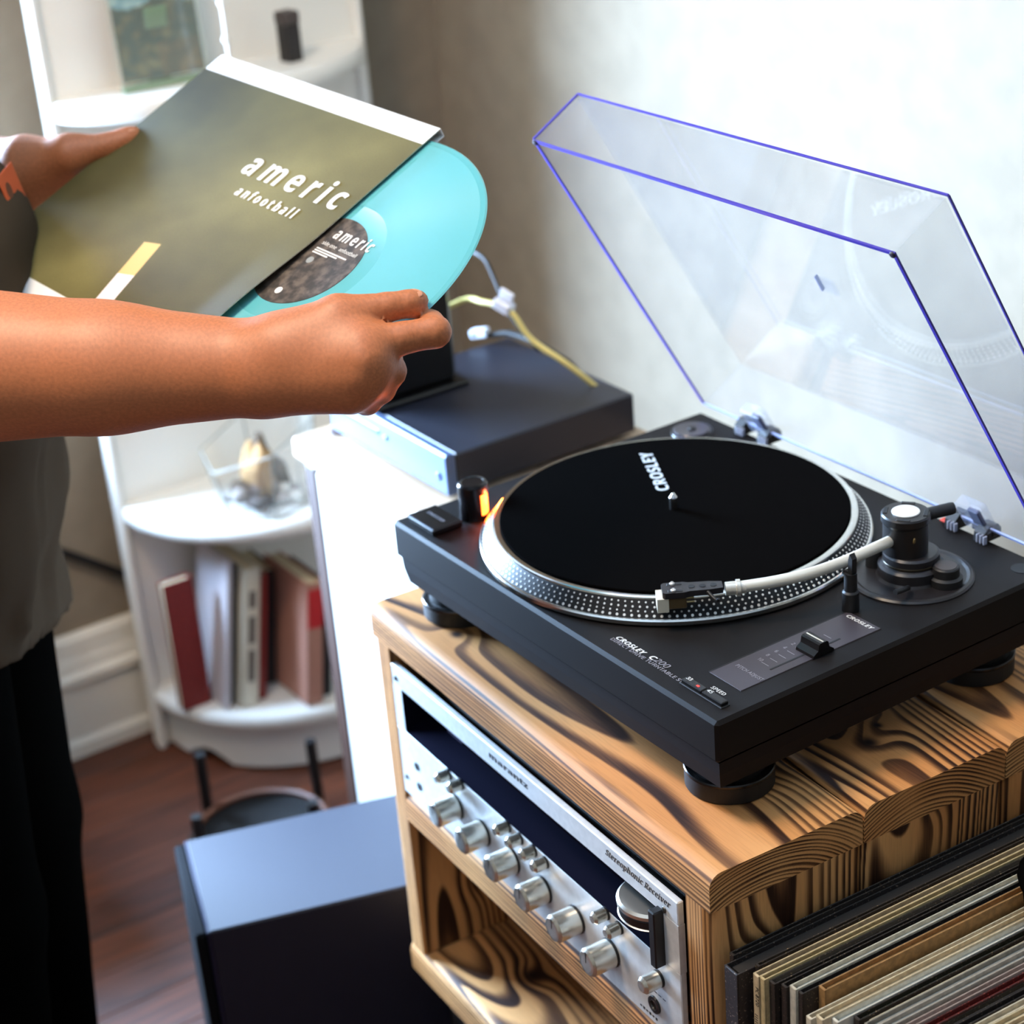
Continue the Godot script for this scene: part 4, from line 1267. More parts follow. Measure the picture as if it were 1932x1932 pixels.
# ---------------------------------------------------------------- white half-round shelf against the left wall
func build_shelf() -> void:
	var white := M("shelf_white", C8(230, 228, 220), 0.4)
	var bx := -1.275
	var zc := -0.190
	var hw := 0.235
	var t := thing("round_shelf", "white half-round shelf unit against the left wall", "shelf", Vector3(bx, FLOOR, zc))
	var H := 1.75
	part(t, "back_panel", box(Vector3(0.016, H, hw * 2), 0.002, Vector3(-0.008, H / 2, 0)), white)
	for s in [-1.0, 1.0]:
		part(t, "edge_strip", box(Vector3(0.014, H, 0.014), 0.004, Vector3(0.006, H / 2, s * (hw - 0.004))), white)
	for yy in [-0.70, -0.40, 0.175, 0.50, 0.80]:
		var st := S()
		half_disc(st, hw - 0.002, 0.026)
		part(t, "shelf_board", done(st), white, Vector3(0, yy - FLOOR - 0.026, 0)).scale.x = 1.0 if yy < 0.0 else 0.55
	# curved apron below the lowest board, cut out at the feet
	var ap := S()
	ap.set_smooth_group(3)
	var n := 40
	var r0 := 0.214
	for k in n:
		for q in [[r0, true], [r0 - 0.014, false]]:
			var pts := []
			for e in [0, 1]:
				var a: float = PI * (k + e) / n
				var lo := 0.004
				var fa := absf(a - PI / 2)
				if fa < 1.33 and fa > 0.95:
					lo += 0.020 * sin((fa - 0.95) / 0.38 * PI)
				pts.append(Vector3(q[0] * sin(a), lo, q[0] * cos(a)))
				pts.append(Vector3(q[0] * sin(a), -0.726 - FLOOR, q[0] * cos(a)))
			if q[1]:
				quad(ap, pts[0], pts[1], pts[3], pts[2])
			else:
				quad(ap, pts[2], pts[3], pts[1], pts[0])
	part(t, "apron", done(ap), white)
	# picture leaning on the upper board
	var pic := thing("picture", "small landscape print in a clear stand on the upper shelf", "picture", Vector3(-1.225, 0.175, -0.105))
	pic.rotation = Vector3(0, PI / 2 - 0.1, 0)
	var im := Image.create(128, 160, false, Image.FORMAT_RGB8)
	var nn := FastNoiseLite.new()
	nn.seed = 3
	nn.frequency = 0.03
	for y in 160:
		for x in 128:
			var hz := 52.0 + 6.0 * sin(x * 0.06) + 4.0 * nn.get_noise_2d(x * 2.0, 9.0)
			var v := nn.get_noise_2d(x, y * 1.4)
			var c := C8(92, 140, 156).lerp(C8(176, 200, 198), clampf(0.5 + 1.4 * v, 0, 1))
			if y > hz:
				c = C8(26, 22, 16).lerp(C8(112, 92, 52), clampf(0.2 + 1.5 * v + 0.25 * float(y > 118), 0, 1))
				if y > 110 and x > 60:
					c = c.lerp(C8(112, 62, 30), 0.45)
			im.set_pixel(x, y, c)
	var pm := StandardMaterial3D.new()
	pm.resource_name = "landscape_print"
	pm.albedo_texture = ImageTexture.create_from_image(im)
	pm.roughness = 0.5
	var ps := S()
	uvquad(ps, Vector3(-0.056, 0.012, 0.0012), Vector3(0.056, 0.012, 0.0012), Vector3(0.056, 0.155, 0.0012), Vector3(-0.056, 0.155, 0.0012), Vector2(0, 1), Vector2(1, 1), Vector2(1, 0), Vector2(0, 0))
	uvquad(ps, Vector3(0.056, 0.012, -0.0012), Vector3(-0.056, 0.012, -0.0012), Vector3(-0.056, 0.155, -0.0012), Vector3(0.056, 0.155, -0.0012), Vector2(0, 1), Vector2(1, 1), Vector2(1, 0), Vector2(0, 0))
	ps.generate_normals()
	var tilt := Vector3(-0.10, 0, 0)
	part(pic, "print", ps.commit(), pm, Vector3.ZERO, tilt)
	part(pic, "clear_plate", box(Vector3(0.122, 0.166, 0.004), 0.0005, Vector3(0, 0.083, 0.0042)), glass("picture_glass", Color(0.8, 0.9, 0.84), 0.10), Vector3.ZERO, tilt)
	part(pic, "foot_edge", box(Vector3(0.118, 0.009, 0.012), 0.001, Vector3(0, 0.0045, 0.0)), M("glass_edge", C8(120, 140, 112), 0.2))
	part(pic, "back_leg", box(Vector3(0.03, 0.10, 0.003), 0.0005, Vector3(0, 0.049, -0.024)), M("glass_edge", C8(120, 140, 112), 0.2), Vector3.ZERO, Vector3(0.22, 0, 0))
	# small dark box
	var db := thing("incense_box", "small upright dark box on the upper shelf near its right end", "box", Vector3(-1.215, 0.175, -0.285), 0.15)
	part(db, "body", box(Vector3(0.024, 0.050, 0.022), 0.001, Vector3(0, 0.025, 0)), M("dark_box", C8(26, 20, 18), 0.5))
	part(db, "lid", box(Vector3(0.026, 0.016, 0.024), 0.0015, Vector3(0, 0.058, 0)), M("dark_lid", C8(64, 54, 50), 0.5))
	# white bead cord
	var bc := thing("bead_cord", "white cord with beads hanging down in front of the shelf", "cord", Vector3(-1.143, 0.478, -0.160))
	part(bc, "cord", tube([Vector3(0, -0.004, 0), Vector3(0.002, -0.15, 0.002), Vector3(0.0, -0.305, 0.0)], 0.0022, 8), white)
	for k in 5:
		part(bc, "bead", sphere(0.0055), white, Vector3(0.001, -0.10 - 0.047 * k, 0.001))
	# terrarium on the middle board
	terrarium(Vector3(-1.135, -0.40, -0.120))
	# books on the lowest board
	var cream := M("page_cream", C8(206, 192, 158), 0.8)
	book("small red hardback facing out at the left end of the lowest shelf", Vector3(-1.187, -0.6995, -0.012), 0.016, 0.205, 0.046, C8(122, 20, 16), cream, 0.0, PI / 2)
	book("thin white paperback beside the small red hardback", Vector3(-1.140, -0.6995, -0.019), 0.008, 0.230, 0.100, C8(196, 188, 192), cream, -0.16, 0.0)
	book("thin navy paperback between the white and the cream books", Vector3(-1.150, -0.6995, -0.0295), 0.010, 0.218, 0.110, C8(22, 34, 48), cream, -0.16, 0.0)
	var cb := book("thick cream spined book with dark spine lettering blocks", Vector3(-1.128, -0.6995, -0.0490), 0.025, 0.212, 0.120, C8(210, 204, 184), cream, -0.16, 0.0)
	for k in 3:
		part(cb, "spine_print", box(Vector3(0.0004, [0.026, 0.042, 0.050][k], 0.010), 0.0, Vector3(0.0002, [0.165, 0.118, 0.062][k], 0.0)), M("spine_print", C8(92, 86, 80), 0.7))
	book("dark red paperback pressed against the thick cream book", Vector3(-1.134, -0.6995, -0.0700), 0.014, 0.195, 0.120, C8(132, 26, 20), cream, -0.16, 0.0)
	book("tall black book deep in the lowest shelf", Vector3(-1.165, -0.6995, -0.0950), 0.030, 0.180, 0.090, C8(20, 17, 16), cream, -0.16, 0.0)
	var pb := book("pink and red paperback at the right end of the lowest shelf", Vector3(-1.068, -0.6995, -0.1220), 0.025, 0.190, 0.130, C8(176, 120, 100), cream, -0.13, 0.0)
	part(pb, "spine_print", box(Vector3(0.0004, 0.060, 0.024), 0.0, Vector3(0.0002, 0.150, 0.0)), M("spine_red", C8(190, 30, 34), 0.6))
	book("black paperback at the far right of the lowest shelf", Vector3(-1.080, -0.6995, -0.1460), 0.018, 0.175, 0.120, C8(24, 20, 20), cream, -0.13, 0.0)

func half_disc(st: SurfaceTool, r: float, h: float) -> void:
	# flat side on x = 0, bulging to +x, edges rounded
	var n := 40
	var ring := [Vector2(r - 0.006, 0), Vector2(r - 0.001, 0.004), Vector2(r, h / 2), Vector2(r - 0.001, h - 0.004), Vector2(r - 0.006, h)]
	st.set_smooth_group(4)
	for k in n:
		var a := PI * k / n
		var b := PI * (k + 1) / n
		for i in 4:
			var p: Vector2 = ring[i]
			var q: Vector2 = ring[i + 1]
			quad(st, Vector3(p.x * sin(a), p.y, p.x * cos(a)), Vector3(q.x * sin(a), q.y, q.x * cos(a)), Vector3(q.x * sin(b), q.y, q.x * cos(b)), Vector3(p.x * sin(b), p.y, p.x * cos(b)))
	st.set_smooth_group(-1)
	for k in n:
		var a := PI * k / n
		var b := PI * (k + 1) / n
		var rr := r - 0.006
		tri(st, Vector3(0, h, 0), Vector3(rr * sin(a), h, rr * cos(a)), Vector3(rr * sin(b), h, rr * cos(b)))
		tri(st, Vector3(0, 0, 0), Vector3(rr * sin(b), 0, rr * cos(b)), Vector3(rr * sin(a), 0, rr * cos(a)))
	quad(st, Vector3(0, 0, -r), Vector3(0, 0, r), Vector3(0, h, r), Vector3(0, h, -r))

func sphere(r: float, seg := 14) -> ArrayMesh:
	var prof := []
	for i in 9:
		var a := -PI / 2 + PI * i / 8.0
		prof.append(Vector2(maxf(r * cos(a), 0.0), r * sin(a)))
	prof[0].x = 0.0
	prof[8].x = 0.0
	return lathe(prof, seg, true)

func blob(r: Vector3, sd: int, amp := 0.25, seg := 14) -> ArrayMesh:
	# an uneven stone
	var n := FastNoiseLite.new()
	n.seed = sd
	n.frequency = 0.9
	var st := S()
	st.set_smooth_group(2)
	var rows := 9
	var P := []
	for i in rows + 1:
		var row := []
		for k in seg:
			var a := -PI / 2 + PI * i / rows
			var b := TAU * k / seg
			var d := Vector3(cos(a) * cos(b), sin(a), -cos(a) * sin(b))
			row.append(d * r * (1.0 + amp * n.get_noise_3dv(d * 1.6)))
		P.append(row)
	for i in rows:
		for k in seg:
			var k2 := (k + 1) % seg
			if i > 0:
				tri(st, P[i][k], P[i][k2], P[i + 1][k2])
			if i < rows - 1:
				tri(st, P[i][k], P[i + 1][k2], P[i + 1][k])
	return done(st)

func book(label: String, at: Vector3, th: float, h: float, dp: float, c: Color, page: Material, lean: float, turn: float) -> Node3D:
	# spine towards +x at the local origin, covers across z
	var t := thing("book", label, "book", at, turn, "books on the lowest shelf")
	t.rotation.x = lean
	t.position.y += th / 2 * absf(sin(lean))
	var m := MN("book_%d" % c.to_rgba32(), c, c.lightened(0.06), 0.06, 6.0, 0.6)
	var st := S()
	put_box(st, Vector3(-dp / 2, h / 2, th / 2 - 0.001), Vector3(dp, h, 0.002), 0.0004)
	put_box(st, Vector3(-dp / 2, h / 2, -th / 2 + 0.001), Vector3(dp, h, 0.002), 0.0004)
	put_box(st, Vector3(-0.001, h / 2, 0), Vector3(0.002, h, th), 0.0006)
	part(t, "cover", done(st), m)
	part(t, "pages", box(Vector3(dp - 0.006, h - 0.006, th - 0.004), 0.0003, Vector3(-dp / 2 - 0.001, h / 2, 0)), page)
	return t

func terrarium(at: Vector3) -> void:
	var t := thing("glass_terrarium", "faceted glass terrarium on the middle shelf", "terrarium", at, 0.80)
	var g := glass("terrarium_glass", Color(0.86, 0.90, 0.88), 0.06)
	var lead := M("lead_edge", C8(150, 148, 138), 0.4, 0.5)
	# six-sided vessel, wider at the shoulder, with a slanting open top
	var lo := []
	var hi := []
	for k in 6:
		var a := TAU * k / 6
		lo.append(Vector3(cos(a) * 0.066, 0.002, sin(a) * 0.066))
		hi.append(Vector3(cos(a) * 0.084, 0.105 + 0.030 * cos(a + 0.6), sin(a) * 0.084))
	for k in 6:
		var k2 := (k + 1) % 6
		var st := S()
		var o: Vector3 = (lo[k] + lo[k2]).normalized() * 0.0012
		quad(st, lo[k2], lo[k], hi[k], hi[k2])
		quad(st, lo[k] - o, lo[k2] - o, hi[k2] - o, hi[k] - o)
		part(t, "pane", done(st), g)
		part(t, "edge", tube([lo[k], hi[k]], 0.0013, 6), lead)
		part(t, "edge", tube([hi[k], hi[k2]], 0.0013, 6), lead)
		part(t, "edge", tube([lo[k], lo[k2]], 0.0013, 6), lead)
	var r2 := RandomNumberGenerator.new()
	r2.seed = 4
	var tones := [C8(150, 138, 130), C8(96, 84, 76), C8(204, 198, 186), C8(120, 106, 100), C8(72, 60, 54)]
	for k in 26:
		var a := r2.randf() * TAU
		var d := sqrt(r2.randf()) * 0.048
		var o := solo("pebble", "pebble in the bed of the glass terrarium", "pebble", blob(Vector3(0.011, 0.007, 0.010) * r2.randf_range(0.8, 1.35), k, 0.3, 8), M("pebble_%d" % (k % 5), tones[k % 5], 0.7), t.position + Vector3(cos(a) * d, 0.010 + 0.010 * float(k % 3), sin(a) * d), Vector3(0, a, 0), "pebbles in the terrarium")
		o.rotation.z = 0.2
	var w := thing("driftwood", "tan and brown driftwood upright in the glass terrarium", "driftwood", at + Vector3(-0.004, 0.024, 0.004), 0.3)
	part(w, "trunk", blob(Vector3(0.026, 0.044, 0.024), 61, 0.5), MN("drift_tan", C8(150, 104, 58), C8(186, 142, 90), 0.1, 20.0, 0.8), Vector3(0, 0.020, 0))
	part(w, "stub", blob(Vector3(0.012, 0.022, 0.010), 62, 0.5), MN("drift_dark", C8(54, 40, 28), C8(92, 70, 46), 0.1, 20.0, 0.8), Vector3(0.004, 0.058, -0.006))
	part(w, "stub", blob(Vector3(0.016, 0.030, 0.013), 63, 0.5), MN("drift_dark", C8(54, 40, 28), C8(92, 70, 46), 0.1, 20.0, 0.8), Vector3(0.012, 0.014, -0.026), Vector3(0.4, 0, 0))
	part(w, "stub", blob(Vector3(0.022, 0.014, 0.012), 64, 0.5), MN("drift_dark", C8(54, 40, 28), C8(92, 70, 46), 0.1, 20.0, 0.8), Vector3(-0.004, 0.006, 0.030))

# ---------------------------------------------------------------- speaker, plant stand, rod
func build_floor_things() -> void:
	# bookshelf loudspeaker on the floor, turned a little
	var d1 := Vector3(0.951, 0, 0.309)     # along its short side
	var d2 := Vector3(0.309, 0, -0.951)    # along its long side
	var at := Vector3(-0.5352, FLOOR, 0.3144) + d1 * 0.085 + d2 * 0.124
	var sp := thing("loudspeaker", "dark blue black loudspeaker standing on the floor before the white cabinet", "speaker", at, -atan2(0.309, 0.951))
	var hh := -0.45 - FLOOR
	var skin := MN("speaker_vinyl", C8(6, 10, 32), C8(10, 15, 40), 0.1, 10.0, 0.6)
	part(sp, "cabinet", box(Vector3(0.170, hh - 0.006, 0.236), 0.002, Vector3(0, (hh - 0.006) / 2 + 0.006, -0.006)), skin)
	part(sp, "grille", box(Vector3(0.168, hh - 0.010, 0.012), 0.003, Vector3(0, (hh - 0.006) / 2 + 0.006, 0.120)), M("grille_black", C8(10, 10, 13), 0.9))
	part(sp, "grille_frame", box(Vector3(0.170, hh - 0.007, 0.004), 0.001, Vector3(0, (hh - 0.006) / 2 + 0.006, 0.1125)), M("grille_frame", C8(20, 24, 48), 0.3))
	for sx in [-1.0, 1.0]:
		for sz in [-1.0, 1.0]:
			part(sp, "foot", cyl(0.010, 0.007), M("rubber", C8(24, 26, 30), 0.8), Vector3(sx * 0.07, 0, sz * 0.10))
	# plant stand with a wide dark bowl
	var ps := thing("plant_stand", "low black stand on thin legs before the half-round shelf", "plant stand", Vector3(-0.885, FLOOR, 0.065), 0.5)
	var iron := M("iron_black", C8(16, 14, 13), 0.5)
	for k in 4:
		var a := TAU * k / 4 + 0.2
		part(ps, "leg", tube([Vector3(cos(a) * 0.108, 0.0, sin(a) * 0.108), Vector3(cos(a) * 0.105, 0.150, sin(a) * 0.105)], 0.0075, 10), iron)
	part(ps, "ring", lathe([Vector2(0.098, 0.042), Vector2(0.106, 0.042), Vector2(0.106, 0.050), Vector2(0.098, 0.050), Vector2(0.098, 0.042)], 48), iron)
	for k in 2:
		part(ps, "cross_bar", box(Vector3(0.20, 0.008, 0.010), 0.001, Vector3(0, 0.038, 0)), iron, Vector3.ZERO, Vector3(0, k * PI / 2 - 0.2, 0))
	var bw := thing("plant_bowl", "wide dark bowl with a brown rim set in the black stand", "bowl", Vector3(-0.885, FLOOR + 0.0425, 0.065))
	part(bw, "bowl", lathe([Vector2(0, 0), Vector2(0.060, 0), Vector2(0.082, 0.008), Vector2(0.089, 0.018), Vector2(0.091, 0.026), Vector2(0.086, 0.026), Vector2(0.080, 0.014), Vector2(0, 0.010)], 48, true), M("bowl_dark", C8(10, 7, 6), 0.8))
	part(bw, "rim", lathe([Vector2(0.084, 0.0255), Vector2(0.092, 0.0255), Vector2(0.0925, 0.0295), Vector2(0.0885, 0.0315), Vector2(0.0845, 0.0295), Vector2(0.084, 0.0255)], 56), M("rim_brown", C8(96, 52, 28), 0.5))
	# added unseen cover below the window; it shades the floor near the wall
	var rc := thing("added_shade_cover", "added low white cover under the left window, shading the floor", "added shade cover", Vector3(XW + 0.127, FLOOR, 0.68))
	var rw := M("shade_cover_white", C8(224, 220, 208), 0.45)
	part(rc, "top_board", box(Vector3(0.250, 0.024, 0.86), 0.004, Vector3(0, 0.528, 0)), rw)
	part(rc, "case", box(Vector3(0.200, 0.496, 0.82), 0.003, Vector3(-0.020, 0.268, 0)), rw)
	for k in 15:
		part(rc, "slat", box(Vector3(0.014, 0.40, 0.022), 0.003, Vector3(0.086, 0.27, -0.364 + 0.052 * k)), rw)
	# cable on the wall
	solo("wall_cable", "black cable slanting across the wall left of the half-round shelf", "cable", tube([Vector3(-1.340, -0.40, 0.205), Vector3(-1.340, -0.475, 0.111), Vector3(-1.340, -0.543, 0.023), Vector3(-1.336, -0.62, -0.075)], 0.0062, 10), M("cable_black", C8(14, 13, 13), 0.6))

# ---------------------------------------------------------------- network wires behind the router
func build_wires() -> void:
	var yel := M("cable_yellow", C8(206, 188, 112), 0.5)
	var blk := M("cable_black", C8(14, 13, 13), 0.6)
	var clr := M("plug_clear", C8(206, 210, 220), 0.25)
	var a := thing("yellow_network_cable", "yellow network cable with clear plug arching behind the router", "cable", Vector3(-0.5, -0.09, -0.15))
	var o := Vector3(-0.5, -0.09, -0.15)
	var pts := [Vector3(-0.5850, 0.028, -0.098), Vector3(-0.5677, 0.0406, -0.130), Vector3(-0.5450, 0.0420, -0.136), Vector3(-0.5230, 0.0425, -0.140), Vector3(-0.5000, 0.0370, -0.145), Vector3(-0.4840, 0.0105, -0.155), Vector3(-0.4480, -0.0140, -0.175), Vector3(-0.4330, -0.055, -0.212), Vector3(-0.4330, -0.086, -0.245)]
	var loc := []
	for p in pts:
		loc.append(p - o)
	part(a, "wire", tube(curve(loc, 6), 0.0032, 10), yel)
	part(a, "plug", box(Vector3(0.022, 0.012, 0.014), 0.0015), clr, Vector3(-0.5120, 0.0445, -0.142) - o, Vector3(0, 0.3, -0.35))
	part(a, "latch", box(Vector3(0.018, 0.012, 0.004), 0.0008), clr, Vector3(-0.5085, 0.0560, -0.144) - o, Vector3(0, 0.3, -0.35))
	var b := thing("black_network_cable", "dark network cable with clear plug lying behind the disc player", "cable", o)
	pts = [Vector3(-0.6350, -0.030, -0.175), Vector3(-0.6160, -0.030, -0.190), Vector3(-0.5980, -0.0260, -0.200), Vector3(-0.5670, -0.0290, -0.210), Vector3(-0.5350, -0.036, -0.216), Vector3(-0.510, -0.050, -0.226), Vector3(-0.500, -0.086, -0.240)]
	loc = []
	for p in pts:
		loc.append(p - o)
	part(b, "wire", tube(curve(loc, 6), 0.0036, 10), blk)
	part(b, "plug", box(Vector3(0.022, 0.010, 0.012), 0.0015), clr, Vector3(-0.6300, -0.029, -0.182) - o, Vector3(0, 0.5, 0.2))
	var c := []
	for p in [Vector3(-0.700, 0.048, -0.210), Vector3(-0.6584, 0.0564, -0.200), Vector3(-0.635, 0.0525, -0.200), Vector3(-0.6211, 0.037, -0.200), Vector3(-0.6077, 0.0184, -0.200), Vector3(-0.5901, -0.0086, -0.203), Vector3(-0.5751, -0.0322, -0.214), Vector3(-0.566, -0.070, -0.232), Vector3(-0.564, -0.086, -0.240)]:
		c.append(p)
	solo("thin_black_lead", "thin black lead rising behind the router along the wall", "cable", tube(curve(c, 6), 0.0022, 8), blk)

# ---------------------------------------------------------------- the man
# distances to tapered bones, joined with a smooth minimum and meshed as surface nets
func grid(lo: Vector3, hi: Vector3, cell: float) -> void:
	gcell = cell
	gorg = lo
	gx = int(ceil((hi.x - lo.x) / cell)) + 1
	gy = int(ceil((hi.y - lo.y) / cell)) + 1
	gz = int(ceil((hi.z - lo.z) / cell)) + 1
	fld = PackedFloat32Array()
	fld.resize(gx * gy * gz)
	fld.fill(0.06)

func bone(a: Vector3, b: Vector3, ra: float, rb: float, k: float) -> void:
	var m := maxf(ra, rb) + k + 2.0 * gcell
	var lo := (a.min(b) - Vector3.ONE * m - gorg) / gcell
	var hi := (a.max(b) + Vector3.ONE * m - gorg) / gcell
	var x0 := clampi(int(lo.x), 0, gx - 1)
	var x1 := clampi(int(hi.x) + 1, 0, gx - 1)
	var y0 := clampi(int(lo.y), 0, gy - 1)
	var y1 := clampi(int(hi.y) + 1, 0, gy - 1)
	var z0 := clampi(int(lo.z), 0, gz - 1)
	var z1 := clampi(int(hi.z) + 1, 0, gz - 1)
	var ab := b - a
	var l2 := maxf(ab.length_squared(), 1e-9)
	var dr := rb - ra
	for z in range(z0, z1 + 1):
		for y in range(y0, y1 + 1):
			var idx := (z * gy + y) * gx + x0
			var p := gorg + Vector3(x0, y, z) * gcell - a
			for x in range(x0, x1 + 1):
				var t := clampf(p.dot(ab) / l2, 0.0, 1.0)
				var d := (p - ab * t).length() - ra - dr * t
				var f := fld[idx]
				var h := k - absf(f - d)
				if h > 0.0:
					fld[idx] = minf(f, d) - h * h * 0.25 / k
				elif d < f:
					fld[idx] = d
				p.x += gcell
				idx += 1

func ball_cut(c: Vector3, r: float) -> void:
	for z in gz:
		for y in gy:
			for x in gx:
				var i := (z * gy + y) * gx + x
				fld[i] = maxf(fld[i], r - (gorg + Vector3(x, y, z) * gcell - c).length())

func plane_cut(c: Vector3, n: Vector3) -> void:
	# keeps the side the normal points away from
	for z in gz:
		for y in gy:
			for x in gx:
				var i := (z * gy + y) * gx + x
				var d := (gorg + Vector3(x, y, z) * gcell - c).dot(n)
				var h := 0.014 - absf(fld[i] - d)
				fld[i] = maxf(fld[i], d) + (h * h / 0.056 if h > 0.0 else 0.0)

func nets(st: SurfaceTool, group := 1) -> void:
	st.set_smooth_group(group)
	var vid := PackedInt32Array()
	vid.resize(gx * gy * gz)
	vid.fill(-1)
	var vs := PackedVector3Array()
	var off := [0, 1, gx, gx + 1, gx * gy, gx * gy + 1, gx * gy + gx, gx * gy + gx + 1]
	var cor := [Vector3(0, 0, 0), Vector3(1, 0, 0), Vector3(0, 1, 0), Vector3(1, 1, 0), Vector3(0, 0, 1), Vector3(1, 0, 1), Vector3(0, 1, 1), Vector3(1, 1, 1)]
	var eds := [[0, 1], [2, 3], [4, 5], [6, 7], [0, 2], [1, 3], [4, 6], [5, 7], [0, 4], [1, 5], [2, 6], [3, 7]]
	for z in gz - 1:
		for y in gy - 1:
			var i0 := (z * gy + y) * gx
			for x in gx - 1:
				var i := i0 + x
				var f0 := fld[i]
				if f0 > gcell * 2.0 or f0 < -gcell * 2.0:
					continue
				var mask := 0
				for c in 8:
					if fld[i + off[c]] < 0.0:
						mask |= 1 << c
				if mask == 0 or mask == 255:
					continue
				var s := Vector3.ZERO
				var n := 0
				for e in eds:
					var a: int = e[0]
					var b: int = e[1]
					if ((mask >> a) & 1) != ((mask >> b) & 1):
						var fa := fld[i + off[a]]
						var fb := fld[i + off[b]]
						s += cor[a].lerp(cor[b], fa / (fa - fb))
						n += 1
				vid[i] = vs.size()
				vs.append(gorg + (Vector3(x, y, z) + s / n) * gcell)
	for z in range(1, gz - 1):
		for y in range(1, gy - 1):
			var i0 := (z * gy + y) * gx
			for x in range(1, gx - 1):
				var i := i0 + x
				var f0 := fld[i]
				if f0 > gcell * 2.0 or f0 < -gcell * 2.0:
					continue
				var inside := f0 < 0.0
				for ax in 3:
					var step: int = [1, gx, gx * gy][ax]
					if (fld[i + step] < 0.0) == inside:
						continue
					var u: int = [gx, gx * gy, 1][ax]
					var v: int = [gx * gy, 1, gx][ax]
					var a := vid[i - u - v]
					var b := vid[i - v]
					var c := vid[i]
					var d := vid[i - u]
					if a < 0 or b < 0 or c < 0 or d < 0:
						continue
					if inside:
						quad(st, vs[a], vs[b], vs[c], vs[d])
					else:
						quad(st, vs[d], vs[c], vs[b], vs[a])

func nail_on(t: Node3D, m: Material, at: Vector3, along: Vector3, out: Vector3) -> void:
	var y := out.normalized()
	var x := (along - y * along.dot(y)).normalized()
	var n := part(t, "nail", blob(Vector3(0.0070, 0.0018, 0.0058), 1, 0.0), m)
	n.transform = Transform3D(Basis(x, y, x.cross(y)), at)
	n.set_meta("label", "thumb nail")

const MC := Vector3(-0.48, 0, 0.50)       # the body's axis on the floor plan
const MF := Vector3(0.5593, 0, -0.8290)   # where he faces
const MR := Vector3(0.8290, 0, 0.5593)    # his right

func at_body(f: float, y: float, r: float) -> Vector3:
	return MC + MF * f + MR * r + Vector3(0, y, 0)

